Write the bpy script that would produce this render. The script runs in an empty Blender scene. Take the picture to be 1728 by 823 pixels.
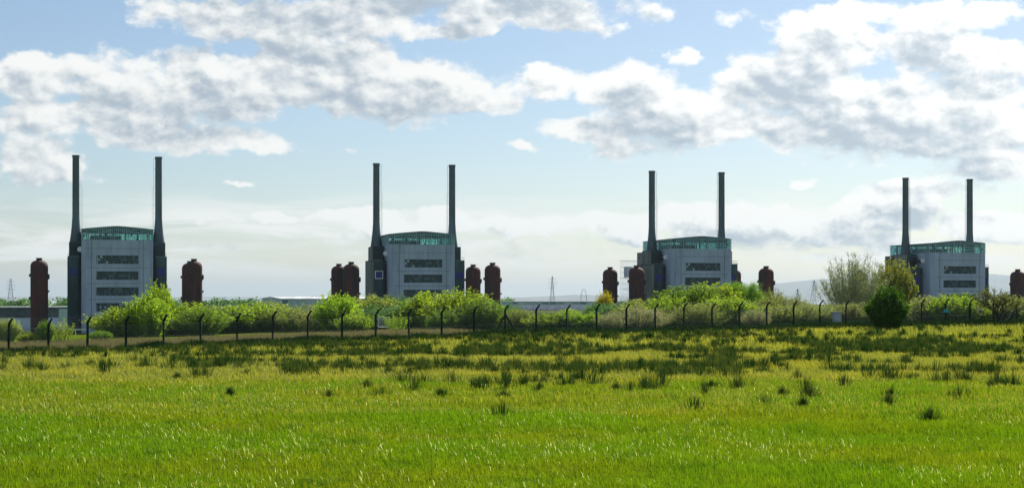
import bpy, math, random
import numpy as np
R = math.radians

# ------------------------------------------------------------------ camera, sky, sun, exposure
scene = bpy.context.scene
F = 2700.0                    # focal length of the photograph in its own pixels (1728 wide)
EYE = 3.8
HORIZON = 503.0
cam_data = bpy.data.cameras.new('camera'); cam = bpy.data.objects.new('camera', cam_data)
scene.collection.objects.link(cam); scene.camera = cam
cam.location = (0, 0, EYE); cam.rotation_euler = (R(90), 0, 0)
cam_data.sensor_width = 36; cam_data.lens = 36 * F / 1728
cam_data.shift_y = (HORIZON - 411.5) / 1728
cam_data.clip_start = 0.5; cam_data.clip_end = 200000

SUN_AZ, SUN_EL = R(27), R(38)          # azimuth to the right of the view axis (+Y), elevation
world = bpy.data.worlds.new("World"); scene.world = world; world.use_nodes = True
scene.view_settings.view_transform = 'Standard'; scene.view_settings.look = 'None'
scene.view_settings.gamma = 1.0; EXPOSURE = 0.9; K = 2 ** -EXPOSURE       # the photograph is exposed for the shaded side
scene.view_settings.exposure = EXPOSURE
scene.view_settings.use_curve_mapping = False
sun_data = bpy.data.lights.new('sun', 'SUN'); sun = bpy.data.objects.new('sun', sun_data)
scene.collection.objects.link(sun)
sun_data.energy = 4.8; sun_data.angle = R(0.53); sun_data.color = (1.0, 0.93, 0.80)
from mathutils import Vector, Matrix
sdir = Vector((math.sin(SUN_AZ) * math.cos(SUN_EL), math.cos(SUN_AZ) * math.cos(SUN_EL), math.sin(SUN_EL)))
sun.rotation_euler = sdir.to_track_quat('Z', 'Y').to_euler(); sun.location = (100, 200, 150)

cy = scene.cycles
cy.max_bounces = 8; cy.transparent_max_bounces = 12; cy.diffuse_bounces = 3; cy.glossy_bounces = 2
cy.transmission_bounces = 4; cy.volume_bounces = 0
cy.use_denoising = True
try:
    cy.denoiser = 'OPENIMAGEDENOISE'; cy.denoising_input_passes = 'RGB_ALBEDO_NORMAL'; cy.denoising_prefilter = 'ACCURATE'
except Exception: pass
cy.sample_clamp_indirect = 4.0

class NT:
    """small helper for node graphs"""
    def __init__(s, tree): s.t = tree; s.n = tree.nodes; s.l = tree.links
    def set(s, sock, v):
        if isinstance(v, bpy.types.NodeSocket): s.l.new(v, sock)
        elif v is not None: sock.default_value = v
    def m(s, op, a, b=None, c=None, clamp=False):
        n = s.n.new('ShaderNodeMath'); n.operation = op; n.use_clamp = clamp
        for i, v in enumerate((a, b, c)):
            if v is not None: s.set(n.inputs[i], v)
        return n.outputs[0]
    def vm(s, op, a, b=None, c=None, out=0):
        n = s.n.new('ShaderNodeVectorMath'); n.operation = op
        for i, v in enumerate((a, b, c)):
            if v is not None: s.set(n.inputs[i], v)
        return n.outputs[out]
    def noise(s, vec, scale, detail=4, rough=.55, dist=0.0):
        n = s.n.new('ShaderNodeTexNoise'); s.set(n.inputs['Vector'], vec)
        n.inputs['Scale'].default_value = scale; n.inputs['Detail'].default_value = detail
        n.inputs['Roughness'].default_value = rough; n.inputs['Distortion'].default_value = dist
        return n
    def mix(s, f, a, b):
        n = s.n.new('ShaderNodeMix'); n.data_type = 'RGBA'
        s.set(n.inputs[0], f); s.set(n.inputs[6], a); s.set(n.inputs[7], b)
        return n.outputs[2]
    def mr(s, v, a, b, c=0., d=1., smooth=True):
        n = s.n.new('ShaderNodeMapRange'); n.interpolation_type = 'SMOOTHSTEP' if smooth else 'LINEAR'
        s.set(n.inputs[0], v)
        for i, q in enumerate((a, b, c, d)): s.set(n.inputs[i + 1], q)
        return n.outputs[0]
    def comb(s, x, y, z=0.):
        n = s.n.new('ShaderNodeCombineXYZ')
        for i, v in enumerate((x, y, z)): s.set(n.inputs[i], v)
        return n.outputs[0]
    def sep(s, v):
        n = s.n.new('ShaderNodeSeparateXYZ'); s.set(n.inputs[0], v); return n.outputs

# ---- sky: Nishita plus cumulus worked out in azimuth / elevation (one unit = 1/27 radian)
g = NT(world.node_tree); g.n.clear()
sky = g.n.new('ShaderNodeTexSky'); sky.sky_type = 'NISHITA'; sky.sun_disc = False
sky.sun_elevation = SUN_EL; sky.sun_rotation = SUN_AZ; sky.altitude = 80
sky.air_density = 1.0; sky.dust_density = 0.6; sky.ozone_density = 3.6
tc = g.n.new('ShaderNodeTexCoord')
dx, dy, dz = g.sep(tc.outputs['Generated'])
az = g.m('MULTIPLY', g.m('ARCTAN2', dx, dy), 27.0)
el = g.m('MULTIPLY', g.m('ARCSINE', dz), 27.0)
P = g.comb(az, el)
# domain warp gives the heads their billows
w1 = g.noise(P, 0.9, 5, .6); w1v = g.vm('SUBTRACT', w1.outputs['Color'], (.5, .5, .5))
Pw = g.vm('MULTIPLY_ADD', w1v, (1.25, .65, 0), P)
CLOUDS = [  # picture-pixel centre, radii, weight : a table of cloud heads by direction
 (400,28,150,34,1.0),(530,40,130,44,1.0),(640,18,130,30,.9),(870,14,230,34,1.0),(760,48,90,18,.85),(960,42,110,18,.8),
 (90,145,110,40,.95),(230,150,130,62,1.0),(370,150,130,62,1.05),(500,130,110,60,1.05),(600,135,110,65,1.05),(700,155,120,62,1.05),(820,150,90,38,.8),
 (905,140,70,28,.8),(170,205,150,55,.85),(330,238,160,26,.85),(70,285,80,50,.85),(90,316,90,16,.7),(400,250,120,12,.55),
 (1060,150,90,45,1.0),(1150,195,120,62,1.05),(1010,215,120,26,.85),(1090,250,80,30,.8),(890,246,32,9,.65),
 (1330,150,130,60,1.0),(1390,85,110,55,1.0),(1480,40,250,26,.75),(1300,215,110,34,.9),(1450,205,170,68,1.1),(1600,210,160,75,1.15),(1650,115,100,40,1.0),
 (1675,45,55,30,1.0),(1560,95,80,70,.95),(1640,290,110,24,.8),(1495,362,100,34,1.35),(1660,380,85,22,1.2),(1205,374,125,32,1.3),(1305,368,60,20,1.1),(1400,388,110,18,1.1),(1080,374,90,18,1.0),(1560,325,110,20,.9),
 (1368,304,24,11,.7),(600,366,330,13,.75),(900,382,360,22,.85),(1350,405,330,18,.85),(1385,262,40,10,.75),(395,317,26,6,.6),(600,250,18,6,.5),(1140,95,40,22,.6),(870,40,0.1,0.1,0)]
def cloud_field(pos, table, grow_):
    field = None
    for (cx, cyy, rx, ry, wgt) in table:
        a0 = math.atan((cx - 864) / F) * 27; e0 = math.atan((HORIZON - cyy) / F) * 27
        sx, sy = 27 * grow_ * rx / F, 27 * grow_ * ry / F
        q = g.vm('MULTIPLY_ADD', pos, (1 / sx, 1 / sy, 0), (-a0 / sx, -e0 / sy, 0))
        d2 = g.vm('DOT_PRODUCT', q, q, out=1)
        v = g.m('MULTIPLY_ADD', d2, -wgt, wgt)
        field = v if field is None else g.m('SMOOTH_MAX', field, v, .35)
    return g.m('MAXIMUM', field, -1.0)
field = cloud_field(Pw, CLOUDS[:-1], 1.20)
w2v = g.vm('MULTIPLY_ADD', g.vm('SUBTRACT', g.noise(P, 1.9, 4, .6).outputs['Color'], (.5, .5, .5)), (.9, .7, 0), (.20, .42, 0))
above = cloud_field(g.vm('ADD', Pw, w2v), [c for c in CLOUDS if c[2] >= 60] + [(430, -25, 190, 50, 1.1), (680, -40, 200, 50, 1.1), (900, -30, 260, 48, 1.1)], 1.18)      # cloud above and sunward; unseen heads over the frame added to grey the tops
# a few clouds for the rest of the sky dome, out of the photograph
rest = g.noise(g.comb(g.m('MULTIPLY', az, .10), g.m('MULTIPLY', el, .22)), 1.3, 3, .5).outputs[0]
outside = g.mr(g.vm('LENGTH', g.vm('MULTIPLY', P, (.085, .16, 0)), out=1), .95, 1.3)
field = g.m('MAXIMUM', field, g.m('MULTIPLY_ADD', g.m('SUBTRACT', g.m('MULTIPLY', rest, 5.0), 2.7), 1.0, g.m('MULTIPLY_ADD', outside, 4.0, -4.0)))
Ps = g.vm('MULTIPLY', P, (1.0, 1.45, 1))
n1 = g.noise(Ps, 1.05, 9, .56).outputs[0]
off = g.vm('ADD', Ps, (.09, .16, 0))
n2 = g.noise(off, 1.05, 6, .52).outputs[0]
nl = g.noise(Ps, .80, 3, .5).outputs[0]                       # broad swelling inside a cloud
dens = g.m('ADD', field, g.m('MULTIPLY', g.m('SUBTRACT', n1, .5), 2.6))
cover = g.mr(dens, .18, .62)
relief = g.m('MULTIPLY', g.m('SUBTRACT', n1, n2), 5.2)
body = g.m('ADD', g.m('MULTIPLY', above, .95), g.m('MULTIPLY_ADD', dens, .28, g.m('MULTIPLY', g.m('SUBTRACT', nl, .5), 1.3)))
thick = g.mr(g.m('SUBTRACT', body, relief), .12, 1.75)
# thin streaks of cloud low over the horizon
st = g.noise(g.vm('MULTIPLY', P, (.33, 2.3, 1)), 1.0, 7, .6, .6).outputs[0]
band = g.m('MULTIPLY', g.mr(el, .15, .7), g.mr(el, 1.25, 1.9, 1, 0))
streak = g.m('MULTIPLY', g.m('MULTIPLY', g.mr(st, .40, .62), band), .85)
# thin edges let the sun through, thick cores stay grey; more light towards the sun
sunang = g.vm('DOT_PRODUCT', tc.outputs['Generated'], tuple(sdir), out=1)
glow = g.mr(sunang, .74, .93)
back = g.mr(dy, .1, -.35)                                     # unseen clouds behind the camera, brightened to fill the shaded walls
white = g.mix(back, g.mix(glow, (1.0 * K, 1.0 * K, .97 * K, 1), (1.35 * K, 1.33 * K, 1.28 * K, 1)), (1.7 * K, 1.8 * K, 1.9 * K, 1))
grey = g.mix(back, g.mix(glow, (.41 * K, .49 * K, .57 * K, 1), (.62 * K, .71 * K, .79 * K, 1)), (1.1 * K, 1.25 * K, 1.4 * K, 1))
ccol = g.mix(thick, white, grey)
bgs = g.n.new('ShaderNodeBackground'); g.l.new(sky.outputs[0], bgs.inputs[0]); bgs.inputs[1].default_value = 0.097 * K
bgc = g.n.new('ShaderNodeBackground'); g.l.new(ccol, bgc.inputs[0]); bgc.inputs[1].default_value = 1.0
mx = g.n.new('ShaderNodeMixShader'); g.l.new(g.m('MAXIMUM', g.m('MULTIPLY', cover, .95), streak), mx.inputs[0]); g.l.new(bgs.outputs[0], mx.inputs[1]); g.l.new(bgc.outputs[0], mx.inputs[2])
wo = g.n.new('ShaderNodeOutputWorld'); g.l.new(mx.outputs[0], wo.inputs[0])
world.cycles.sampling_method = 'MANUAL'; world.cycles.sample_map_resolution = 1024

# ------------------------------------------------------------------ helpers
col = scene.collection
rng = np.random.default_rng(7); random.seed(7)

def tag(o, label=None, cat=None, group=None, kind=None):
    if label: o['label'] = label
    if cat: o['category'] = cat
    if group: o['group'] = group
    if kind: o['kind'] = kind
    return o
def empty(name, loc=(0, 0, 0), rz=0.):
    o = bpy.data.objects.new(name, None); col.objects.link(o); o.location = loc; o.rotation_euler = (0, 0, rz)
    o.empty_display_size = .5
    return o
def link_mesh(name, me, mats, parent=None):
    o = bpy.data.objects.new(name, me); col.objects.link(o)
    for m in (mats if isinstance(mats, (list, tuple)) else [mats]): me.materials.append(m)
    if parent: o.parent = parent
    return o
def children(o): return [c for c in scene.objects if c.parent == o]
def copy_tree(o, kids, parent=None):
    c = o.copy(); col.objects.link(c); c.parent = parent
    for ch in kids.get(o.name, []): copy_tree(ch, kids, c)
    return c
def kid_map():
    k = {}
    for o in scene.objects:
        if o.parent: k.setdefault(o.parent.name, []).append(o)
    return k

class MB:
    """collects boxes, bars, tubes and lathes; build() links them as ONE mesh"""
    def __init__(s): s.v = []; s.f = []; s.mi = []
    def add(s, vs, fs, mi=0):
        b = len(s.v); s.v += [tuple(v) for v in vs]; s.f += [tuple(i + b for i in f) for f in fs]; s.mi += [mi] * len(fs); return s
    def box(s, x0, x1, y0, y1, z0, z1, mi=0):
        return s.add([(x0,y0,z0),(x1,y0,z0),(x1,y1,z0),(x0,y1,z0),(x0,y0,z1),(x1,y0,z1),(x1,y1,z1),(x0,y1,z1)],
                     [(0,3,2,1),(4,5,6,7),(0,1,5,4),(1,2,6,5),(2,3,7,6),(3,0,4,7)], mi)
    def prism(s, pts, z0, z1, mi=0):
        n = len(pts); z0s = z0 if hasattr(z0, '__len__') else [z0] * n; z1s = z1 if hasattr(z1, '__len__') else [z1] * n
        vs = [(x, y, z) for (x, y), z in zip(pts, z0s)] + [(x, y, z) for (x, y), z in zip(pts, z1s)]
        return s.add(vs, [tuple(range(n))[::-1], tuple(range(n, 2 * n))] + [(i, (i + 1) % n, n + (i + 1) % n, n + i) for i in range(n)], mi)
    def bar(s, a, b, r, n=4, mi=0, r2=None):
        a = Vector(a); b = Vector(b); d = (b - a)
        if d.length < 1e-6: return s
        q = d.to_track_quat('Z', 'Y'); r2 = r if r2 is None else r2
        vs = []
        for p, rr in ((a, r), (b, r2)):
            for k in range(n):
                t = 2 * math.pi * (k + .5) / n
                vs.append(p + q @ Vector((math.cos(t) * rr, math.sin(t) * rr, 0)))
        return s.add(vs, [(k, (k + 1) % n, n + (k + 1) % n, n + k) for k in range(n)] + [tuple(range(n))[::-1], tuple(range(n, 2 * n))], mi)
    def lathe(s, prof, cx=0, cy=0, n=32, mi=0):
        vs = []
        for (r, z) in prof:
            for k in range(n):
                t = 2 * math.pi * k / n; vs.append((cx + r * math.cos(t), cy + r * math.sin(t), z))
        fs = []
        for j in range(len(prof) - 1):
            for k in range(n): fs.append((j * n + k, j * n + (k + 1) % n, (j + 1) * n + (k + 1) % n, (j + 1) * n + k))
        fs.append(tuple(range(n))[::-1]); fs.append(tuple((len(prof) - 1) * n + k for k in range(n)))
        return s.add(vs, fs, mi)
    def build(s, name, mats, parent=None, smooth=False):
        me = bpy.data.meshes.new(name); me.from_pydata(s.v, [], s.f)
        me.polygons.foreach_set('material_index', s.mi)
        if smooth:
            me.polygons.foreach_set('use_smooth', [len(f) == 4 for f in s.f])
        me.update()
        if smooth: me.set_sharp_from_angle(angle=R(32))
        return link_mesh(name, me, mats, parent)

def np_mesh(name, V, Fc, n_per, mats, attr=None, parent=None, mat_idx=None):
    """V (n,3) array, Fc (m,n_per) index array"""
    me = bpy.data.meshes.new(name)
    me.vertices.add(len(V)); me.vertices.foreach_set('co', np.ascontiguousarray(V, np.float32).ravel())
    me.loops.add(Fc.size); me.loops.foreach_set('vertex_index', np.ascontiguousarray(Fc, np.int32).ravel())
    me.polygons.add(len(Fc)); me.polygons.foreach_set('loop_start', np.arange(0, Fc.size, n_per, dtype=np.int32))
    if mat_idx is not None: me.polygons.foreach_set('material_index', np.asarray(mat_idx, np.int32))
    if attr is not None:
        a = me.attributes.new('tint', 'FLOAT', 'POINT'); a.data.foreach_set('value', np.asarray(attr, np.float32))
    me.update(calc_edges=True)
    return link_mesh(name, me, mats, parent)

def vnoise(x, y, seed=0):
    """smooth value noise, vectorised"""
    xi = np.floor(x).astype(np.int64); yi = np.floor(y).astype(np.int64); fx = x - xi; fy = y - yi
    def h(a, b):
        k = (a * 374761393 + b * 668265263 + seed * 974634777) & 0xffffffff
        k = ((k ^ (k >> 13)) * 1274126177) & 0xffffffff
        return ((k ^ (k >> 16)) & 0xffff) / 65535.
    sx = fx * fx * (3 - 2 * fx); sy = fy * fy * (3 - 2 * fy)
    return (h(xi, yi) * (1 - sx) + h(xi + 1, yi) * sx) * (1 - sy) + (h(xi, yi + 1) * (1 - sx) + h(xi + 1, yi + 1) * sx) * sy
def fbm(x, y, seed=0, o=3):
    t = 0; a = .5
    for k in range(o): t = t + a * vnoise(x, y, seed + k); x = x * 2.03; y = y * 2.03; a *= .5
    return t / (1 - .5 ** o)

# fence line: post u stands at P0 + u * step
FX0, FY0, FSX, FSY = -36.4, 125.6, 2.754, 1.198
FL = math.hypot(FSX, FSY)
def fence_ut(x, y):
    rx = x - FX0; ry = y - FY0
    return (rx * FSX + ry * FSY) / FL / FL, (-rx * FSY + ry * FSX) / FL
def sstep(t): t = np.clip(t, 0, 1); return t * t * (3 - 2 * t)
def ground(x, y):
    x = np.asarray(x, float); y = np.asarray(y, float)
    u, t = fence_ut(x, y)
    zf = np.interp(u, [-20, 0, 4, 13, 20, 24, 31, 50], [-.5, -.45, -.2, .5, .72, .95, 1.2, 1.6])
    near = zf * sstep((t + 55) / 55)
    far = np.interp(t, [0, 25, 60, 150, 230, 330, 700, 1100, 1500, 4000, 12000, 17000, 60000],
                       [0, .15, -.6, -2.5, -4.2, -7.2, -7.4, -3.2, -3.8, -25, -50, -80, -90])
    w = sstep(t / 150)
    z = np.where(t < 0, near, zf * (1 - w) + far)
    hum = (fbm(x / 3.1, y / 3.1, 3) - .5) * .30 * np.clip(1 - np.abs(y) / 260, 0, 1) + (fbm(x / 14, y / 14, 9) - .5) * .30 * np.clip(1 - np.abs(y) / 400, 0, 1)
    big = (fbm(x / 900, y / 900, 21) - .5) * 6 * sstep((y - 1500) / 3000)
    return z + hum + big
def gz(x, y): return float(ground(x, y))
def at(px, D): return (px - 864) * D / F, D

# ------------------------------------------------------------------ materials
def mat(name, base, rough=.7, metal=0., spec=.4, vary=.0, vscale=1., base2=None, bump=0., bscale=None, coord='Object', stretch=(1, 1, 1), detail=5, lo=.35, hi=.65, streaks=0.):
    m = bpy.data.materials.new(name); m.use_nodes = True; t = NT(m.node_tree); b = t.n['Principled BSDF']
    b.inputs['Roughness'].default_value = rough; b.inputs['Metallic'].default_value = metal
    b.inputs['Specular IOR Level'].default_value = spec
    b.inputs['Base Color'].default_value = (*base, 1)
    tcn = t.n.new('ShaderNodeTexCoord')
    if base2 is not None:
        oi = t.n.new('ShaderNodeObjectInfo'); shift = t.m('MULTIPLY', oi.outputs['Random'], 41.0)
        v = t.vm('ADD', t.vm('MULTIPLY', tcn.outputs[coord], stretch), t.comb(shift, shift, shift))
        n = t.noise(v, vscale, detail, .6); c = t.mix(t.mr(n.outputs[0], lo, hi), (*base, 1), (*base2, 1))
        if streaks:      # rain streaks down the face
            v2 = t.vm('ADD', t.vm('MULTIPLY', tcn.outputs[coord], (1.6, 1.6, .07)), t.comb(shift, shift, shift))
            n2 = t.noise(v2, 1.0, 4, .65); c = t.mix(t.m('MULTIPLY', t.mr(n2.outputs[0], .52, .72), streaks), c, tuple(x * .55 for x in base2) + (1,))
        t.set(b.inputs['Base Color'], c)
    if bump:
        n = t.noise(tcn.outputs[coord], bscale or vscale * 3, 4, .6); bp = t.n.new('ShaderNodeBump')
        bp.inputs['Strength'].default_value = bump; t.set(bp.inputs['Height'], n.outputs[0]); t.set(b.inputs['Normal'], bp.outputs[0])
    return m
def leaf_mat(name, ca, cb, trans=.45, gloss=.12, rough=.35, patch=None, pscale=.1, tcol=1.35, tint_rand=True, deep=None):
    """thin leaf: diffuse + light coming through + a waxy glint; colour varies leaf by leaf and in patches"""
    m = bpy.data.materials.new(name); m.use_nodes = True; t = NT(m.node_tree); t.n.clear()
    at_ = t.n.new('ShaderNodeAttribute'); at_.attribute_name = 'tint'
    c = t.mix(at_.outputs['Fac'], (*ca, 1), (*cb, 1))
    if patch is not None:
        geo = t.n.new('ShaderNodeNewGeometry')
        n = t.noise(geo.outputs['Position'], pscale, 4, .6)
        c = t.mix(t.mr(n.outputs[0], .40, .62), c, t.mix(at_.outputs['Fac'], (*patch[0], 1), (*patch[1], 1)))
    if deep is not None:         # patches of a darker, ranker sward
        n = t.noise(t.vm('MULTIPLY', geo.outputs['Position'], (.55, .75, 0)), 1.0, 5, .65)
        c = t.mix(t.mr(n.outputs[0], .53, .66, 0, .85), c, t.mix(at_.outputs['Fac'], (*deep[0], 1), (*deep[1], 1)))
    oi = t.n.new('ShaderNodeObjectInfo')
    hs = t.n.new('ShaderNodeHueSaturation'); t.set(hs.inputs['Color'], c)
    t.set(hs.inputs['Value'], t.mr(oi.outputs['Random'], 0, 1, .85, 1.15, False) if tint_rand else 1.0)
    t.set(hs.inputs['Hue'], t.mr(oi.outputs['Random'], 0, 1, .49, .51, False) if tint_rand else .5)
    d = t.n.new('ShaderNodeBsdfDiffuse'); t.set(d.inputs[0], hs.outputs[0])
    tr = t.n.new('ShaderNodeBsdfTranslucent'); t.set(tr.inputs[0], t.vm('MULTIPLY', hs.outputs[0], (tcol, tcol, tcol * .6)))
    gl = t.n.new('ShaderNodeBsdfGlossy'); gl.inputs['Roughness'].default_value = rough; gl.inputs[0].default_value = (1, 1, 1, 1)
    m1 = t.n.new('ShaderNodeMixShader'); m1.inputs[0].default_value = trans; t.l.new(d.outputs[0], m1.inputs[1]); t.l.new(tr.outputs[0], m1.inputs[2])
    m2 = t.n.new('ShaderNodeMixShader'); m2.inputs[0].default_value = gloss; t.l.new(m1.outputs[0], m2.inputs[1]); t.l.new(gl.outputs[0], m2.inputs[2])
    o = t.n.new('ShaderNodeOutputMaterial'); t.l.new(m2.outputs[0], o.inputs[0])
    return m

# ------------------------------------------------------------------ setting: ground, water, far hills
def ground_material():
    m = bpy.data.materials.new('pasture_ground'); m.use_nodes = True; t = NT(m.node_tree); b = t.n['Principled BSDF']
    geo = t.n.new('ShaderNodeNewGeometry'); p = geo.outputs['Position']
    n1 = t.noise(p, .12, 5, .6); n2 = t.noise(p, 2.2, 5, .7); n3 = t.noise(p, .0021, 4, .6)
    c = t.mix(t.mr(n1.outputs[0], .4, .6), (.085, .14, .004, 1), (.12, .15, .005, 1))
    c = t.mix(t.mr(n2.outputs[0], .42, .68), c, (.05, .085, .006, 1))
    x, y, z = t.sep(p)
    far = t.mix(t.mr(n3.outputs[0], .42, .58), (.06, .09, .03, 1), (.10, .11, .05, 1))
    c = t.mix(t.mr(y, 250, 600), c, far)
    flats = t.mr(z, -45, -30, 1, 0)          # tidal flats at the edge of the firth
    c = t.mix(flats, c, (.26, .24, .22, 1))
    t.set(b.inputs['Base Color'], c); b.inputs['Roughness'].default_value = 1.0; b.inputs['Specular IOR Level'].default_value = 0.0
    return m
def geo_lines(lo_dense, hi_dense, step, lo, hi, k=1.18):
    a = list(np.arange(lo_dense, hi_dense + 1e-6, step)); s = step
    while a[-1] < hi: s *= k; a.append(min(a[-1] + s, hi))
    s = step; b = []; c = lo_dense
    while c > lo: s *= k; c = max(c - s, lo); b.append(c)
    return np.array(b[::-1] + a)
gx = geo_lines(-95, 105, 1.3, -58000, 58000); gy = geo_lines(20, 200, 1.3, -400, 80000, 1.12)
X, Y = np.meshgrid(gx, gy); Zg = ground(X, Y)
V = np.stack([X.ravel(), Y.ravel(), Zg.ravel()], 1)
nx, ny = len(gx), len(gy)
ii = (np.arange(ny - 1)[:, None] * nx + np.arange(nx - 1)[None]).ravel()
grd = np_mesh('ground', V, np.stack([ii, ii + 1, ii + 1 + nx, ii + nx], 1), 4, ground_material())
grd.data.polygons.foreach_set('use_smooth', [True] * len(grd.data.polygons)); tag(grd, kind='structure')

wm = mat('firth_water', (.16, .20, .22), rough=.12, spec=.5, bump=.03, bscale=.002)
w = MB().box(-57000, 57000, 11000, 79000, -76.5, -75).build('water', wm); tag(w, kind='structure')

def ridge(name, prof, D, depth, base, m, seed):
    """a range of hills: prof = [(px, py skyline)], standing D metres away with real depth"""
    pxs = np.linspace(prof[0][0], prof[-1][0], 160); ks = np.linspace(0, 1, 14)
    hs = np.interp(pxs, [p[0] for p in prof], [EYE + (HORIZON - p[1]) * D / F for p in prof])
    Vv = []
    for j, k in enumerate(ks):
        dist = D - depth * .5 + depth * k
        prof_k = math.sin(math.pi * k) ** .8
        for i, p in enumerate(pxs):
            h = hs[i] - base
            n = (float(fbm(np.array(i / 9. + seed), np.array(j / 2.5 + seed), seed)) - .5) * .35 * (1 - abs(2 * k - 1) ** 2 * 0) * (0 if abs(k - .5) < .05 else 1)
            Vv.append(((p - 864) * D / F, dist, base + h * max(0, prof_k * (1 + n))))
    Vv = np.array(Vv); n = len(pxs); m_ = len(ks)
    ii = (np.arange(m_ - 1)[:, None] * n + np.arange(n - 1)[None]).ravel()
    o = np_mesh(name, Vv, np.stack([ii, ii + 1, ii + 1 + n, ii + n], 1), 4, m)
    o.data.polygons.foreach_set('use_smooth', [True] * len(o.data.polygons)); return tag(o, kind='structure')
hm = mat('moorland', (.07, .085, .06), rough=.95, spec=.05, base2=(.13, .11, .08), vscale=.0006)
ridge('hills', [(1180, 505), (1215, 492), (1260, 485), (1300, 479), (1340, 475), (1385, 471), (1440, 467), (1500, 464), (1560, 461), (1620, 460), (1668, 462), (1700, 465), (1760, 470), (1850, 480), (1980, 495), (2100, 506)], 42000, 8000, -80, hm, 5)
ridge('hills', [(640, 507), (760, 504), (880, 501.5), (930, 499.5), (980, 497), (1030, 499), (1075, 500), (1120, 497), (1180, 496), (1240, 500), (1300, 505)], 38000, 5000, -80, hm, 15)
ridge('hills', [(-500, 501), (-200, 500.5), (60, 500.5), (220, 501.5), (380, 500.5), (520, 502), (640, 503), (760, 505)], 52000, 6000, -80, hm, 25)

# ------------------------------------------------------------------ the four reactor buildings
TH = math.atan(.0452 * F / 496.8)
conc = mat('weathered_concrete', (.37, .45, .56), rough=.85, base2=(.27, .34, .43), vscale=.25, stretch=(1, 1, .35), spec=.2, bump=.15, bscale=1.5, lo=.3, hi=.75, streaks=.55)
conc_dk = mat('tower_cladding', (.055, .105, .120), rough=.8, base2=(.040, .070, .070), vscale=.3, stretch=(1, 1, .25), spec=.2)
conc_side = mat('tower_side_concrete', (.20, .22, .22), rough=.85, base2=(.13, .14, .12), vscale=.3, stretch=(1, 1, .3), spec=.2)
stack_m = mat('chimney_steel', (.09, .135, .155), rough=.6, base2=(.065, .09, .10), vscale=.4, stretch=(1, 1, .2), spec=.3)
dark_m = mat('dark_steel', (.03, .04, .042), rough=.6)
mull_m = mat('window_steel', (.06, .105, .12), rough=.5)
mull_l = mat('grey_green_mullion', (.30, .46, .48), rough=.5)
roof_m = mat('roof_sheet', (.14, .27, .28), rough=.5, base2=(.2, .33, .34), vscale=.5)
blue_m = mat('blue_panel', (.012, .02, .20), rough=.4)
white_m = mat('white_paint', (.75, .77, .78), rough=.5)
gd = mat('dark_pane', (.018, .045, .055), rough=.3, spec=.3)
gm = mat('dusty_pane', (.07, .14, .175), rough=.4, spec=.3)
gl_ = mat('pale_sky_pane', (.45, .55, .6), rough=.5)  # pale colour painted in for bright sky showing through broken panes
def glass_mat(name, tr, df, fac):
    m = bpy.data.materials.new(name); m.use_nodes = True; t = NT(m.node_tree); t.n.clear()
    a = t.n.new('ShaderNodeBsdfTransparent'); a.inputs[0].default_value = (*tr, 1)
    b = t.n.new('ShaderNodeBsdfPrincipled'); b.inputs['Base Color'].default_value = (*df, 1); b.inputs['Roughness'].default_value = .15
    tcn = t.n.new('ShaderNodeTexCoord'); n = t.noise(tcn.outputs['Object'], .9, 3, .6)
    mxs = t.n.new('ShaderNodeMixShader'); t.set(mxs.inputs[0], t.mr(n.outputs[0], .3, .7, fac - .22, fac + .18)); t.l.new(a.outputs[0], mxs.inputs[1]); t.l.new(b.outputs[0], mxs.inputs[2])
    o = t.n.new('ShaderNodeOutputMaterial'); t.l.new(mxs.outputs[0], o.inputs[0]); return m
clear_m = glass_mat('green_roof_glass', (.50, .92, .88), (.10, .30, .33), .34)

BW, BD, CH = 11.1, 16.0, 1.5
WALL_TOP, EAVES, PEAK, DEEP = 28.85, 32.25, 33.2, -3.0
BANDS = [(21.3, 24.0), (16.25, 18.95), (11.2, 13.9), (6.2, 8.9), (1.2, 3.9)]

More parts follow.
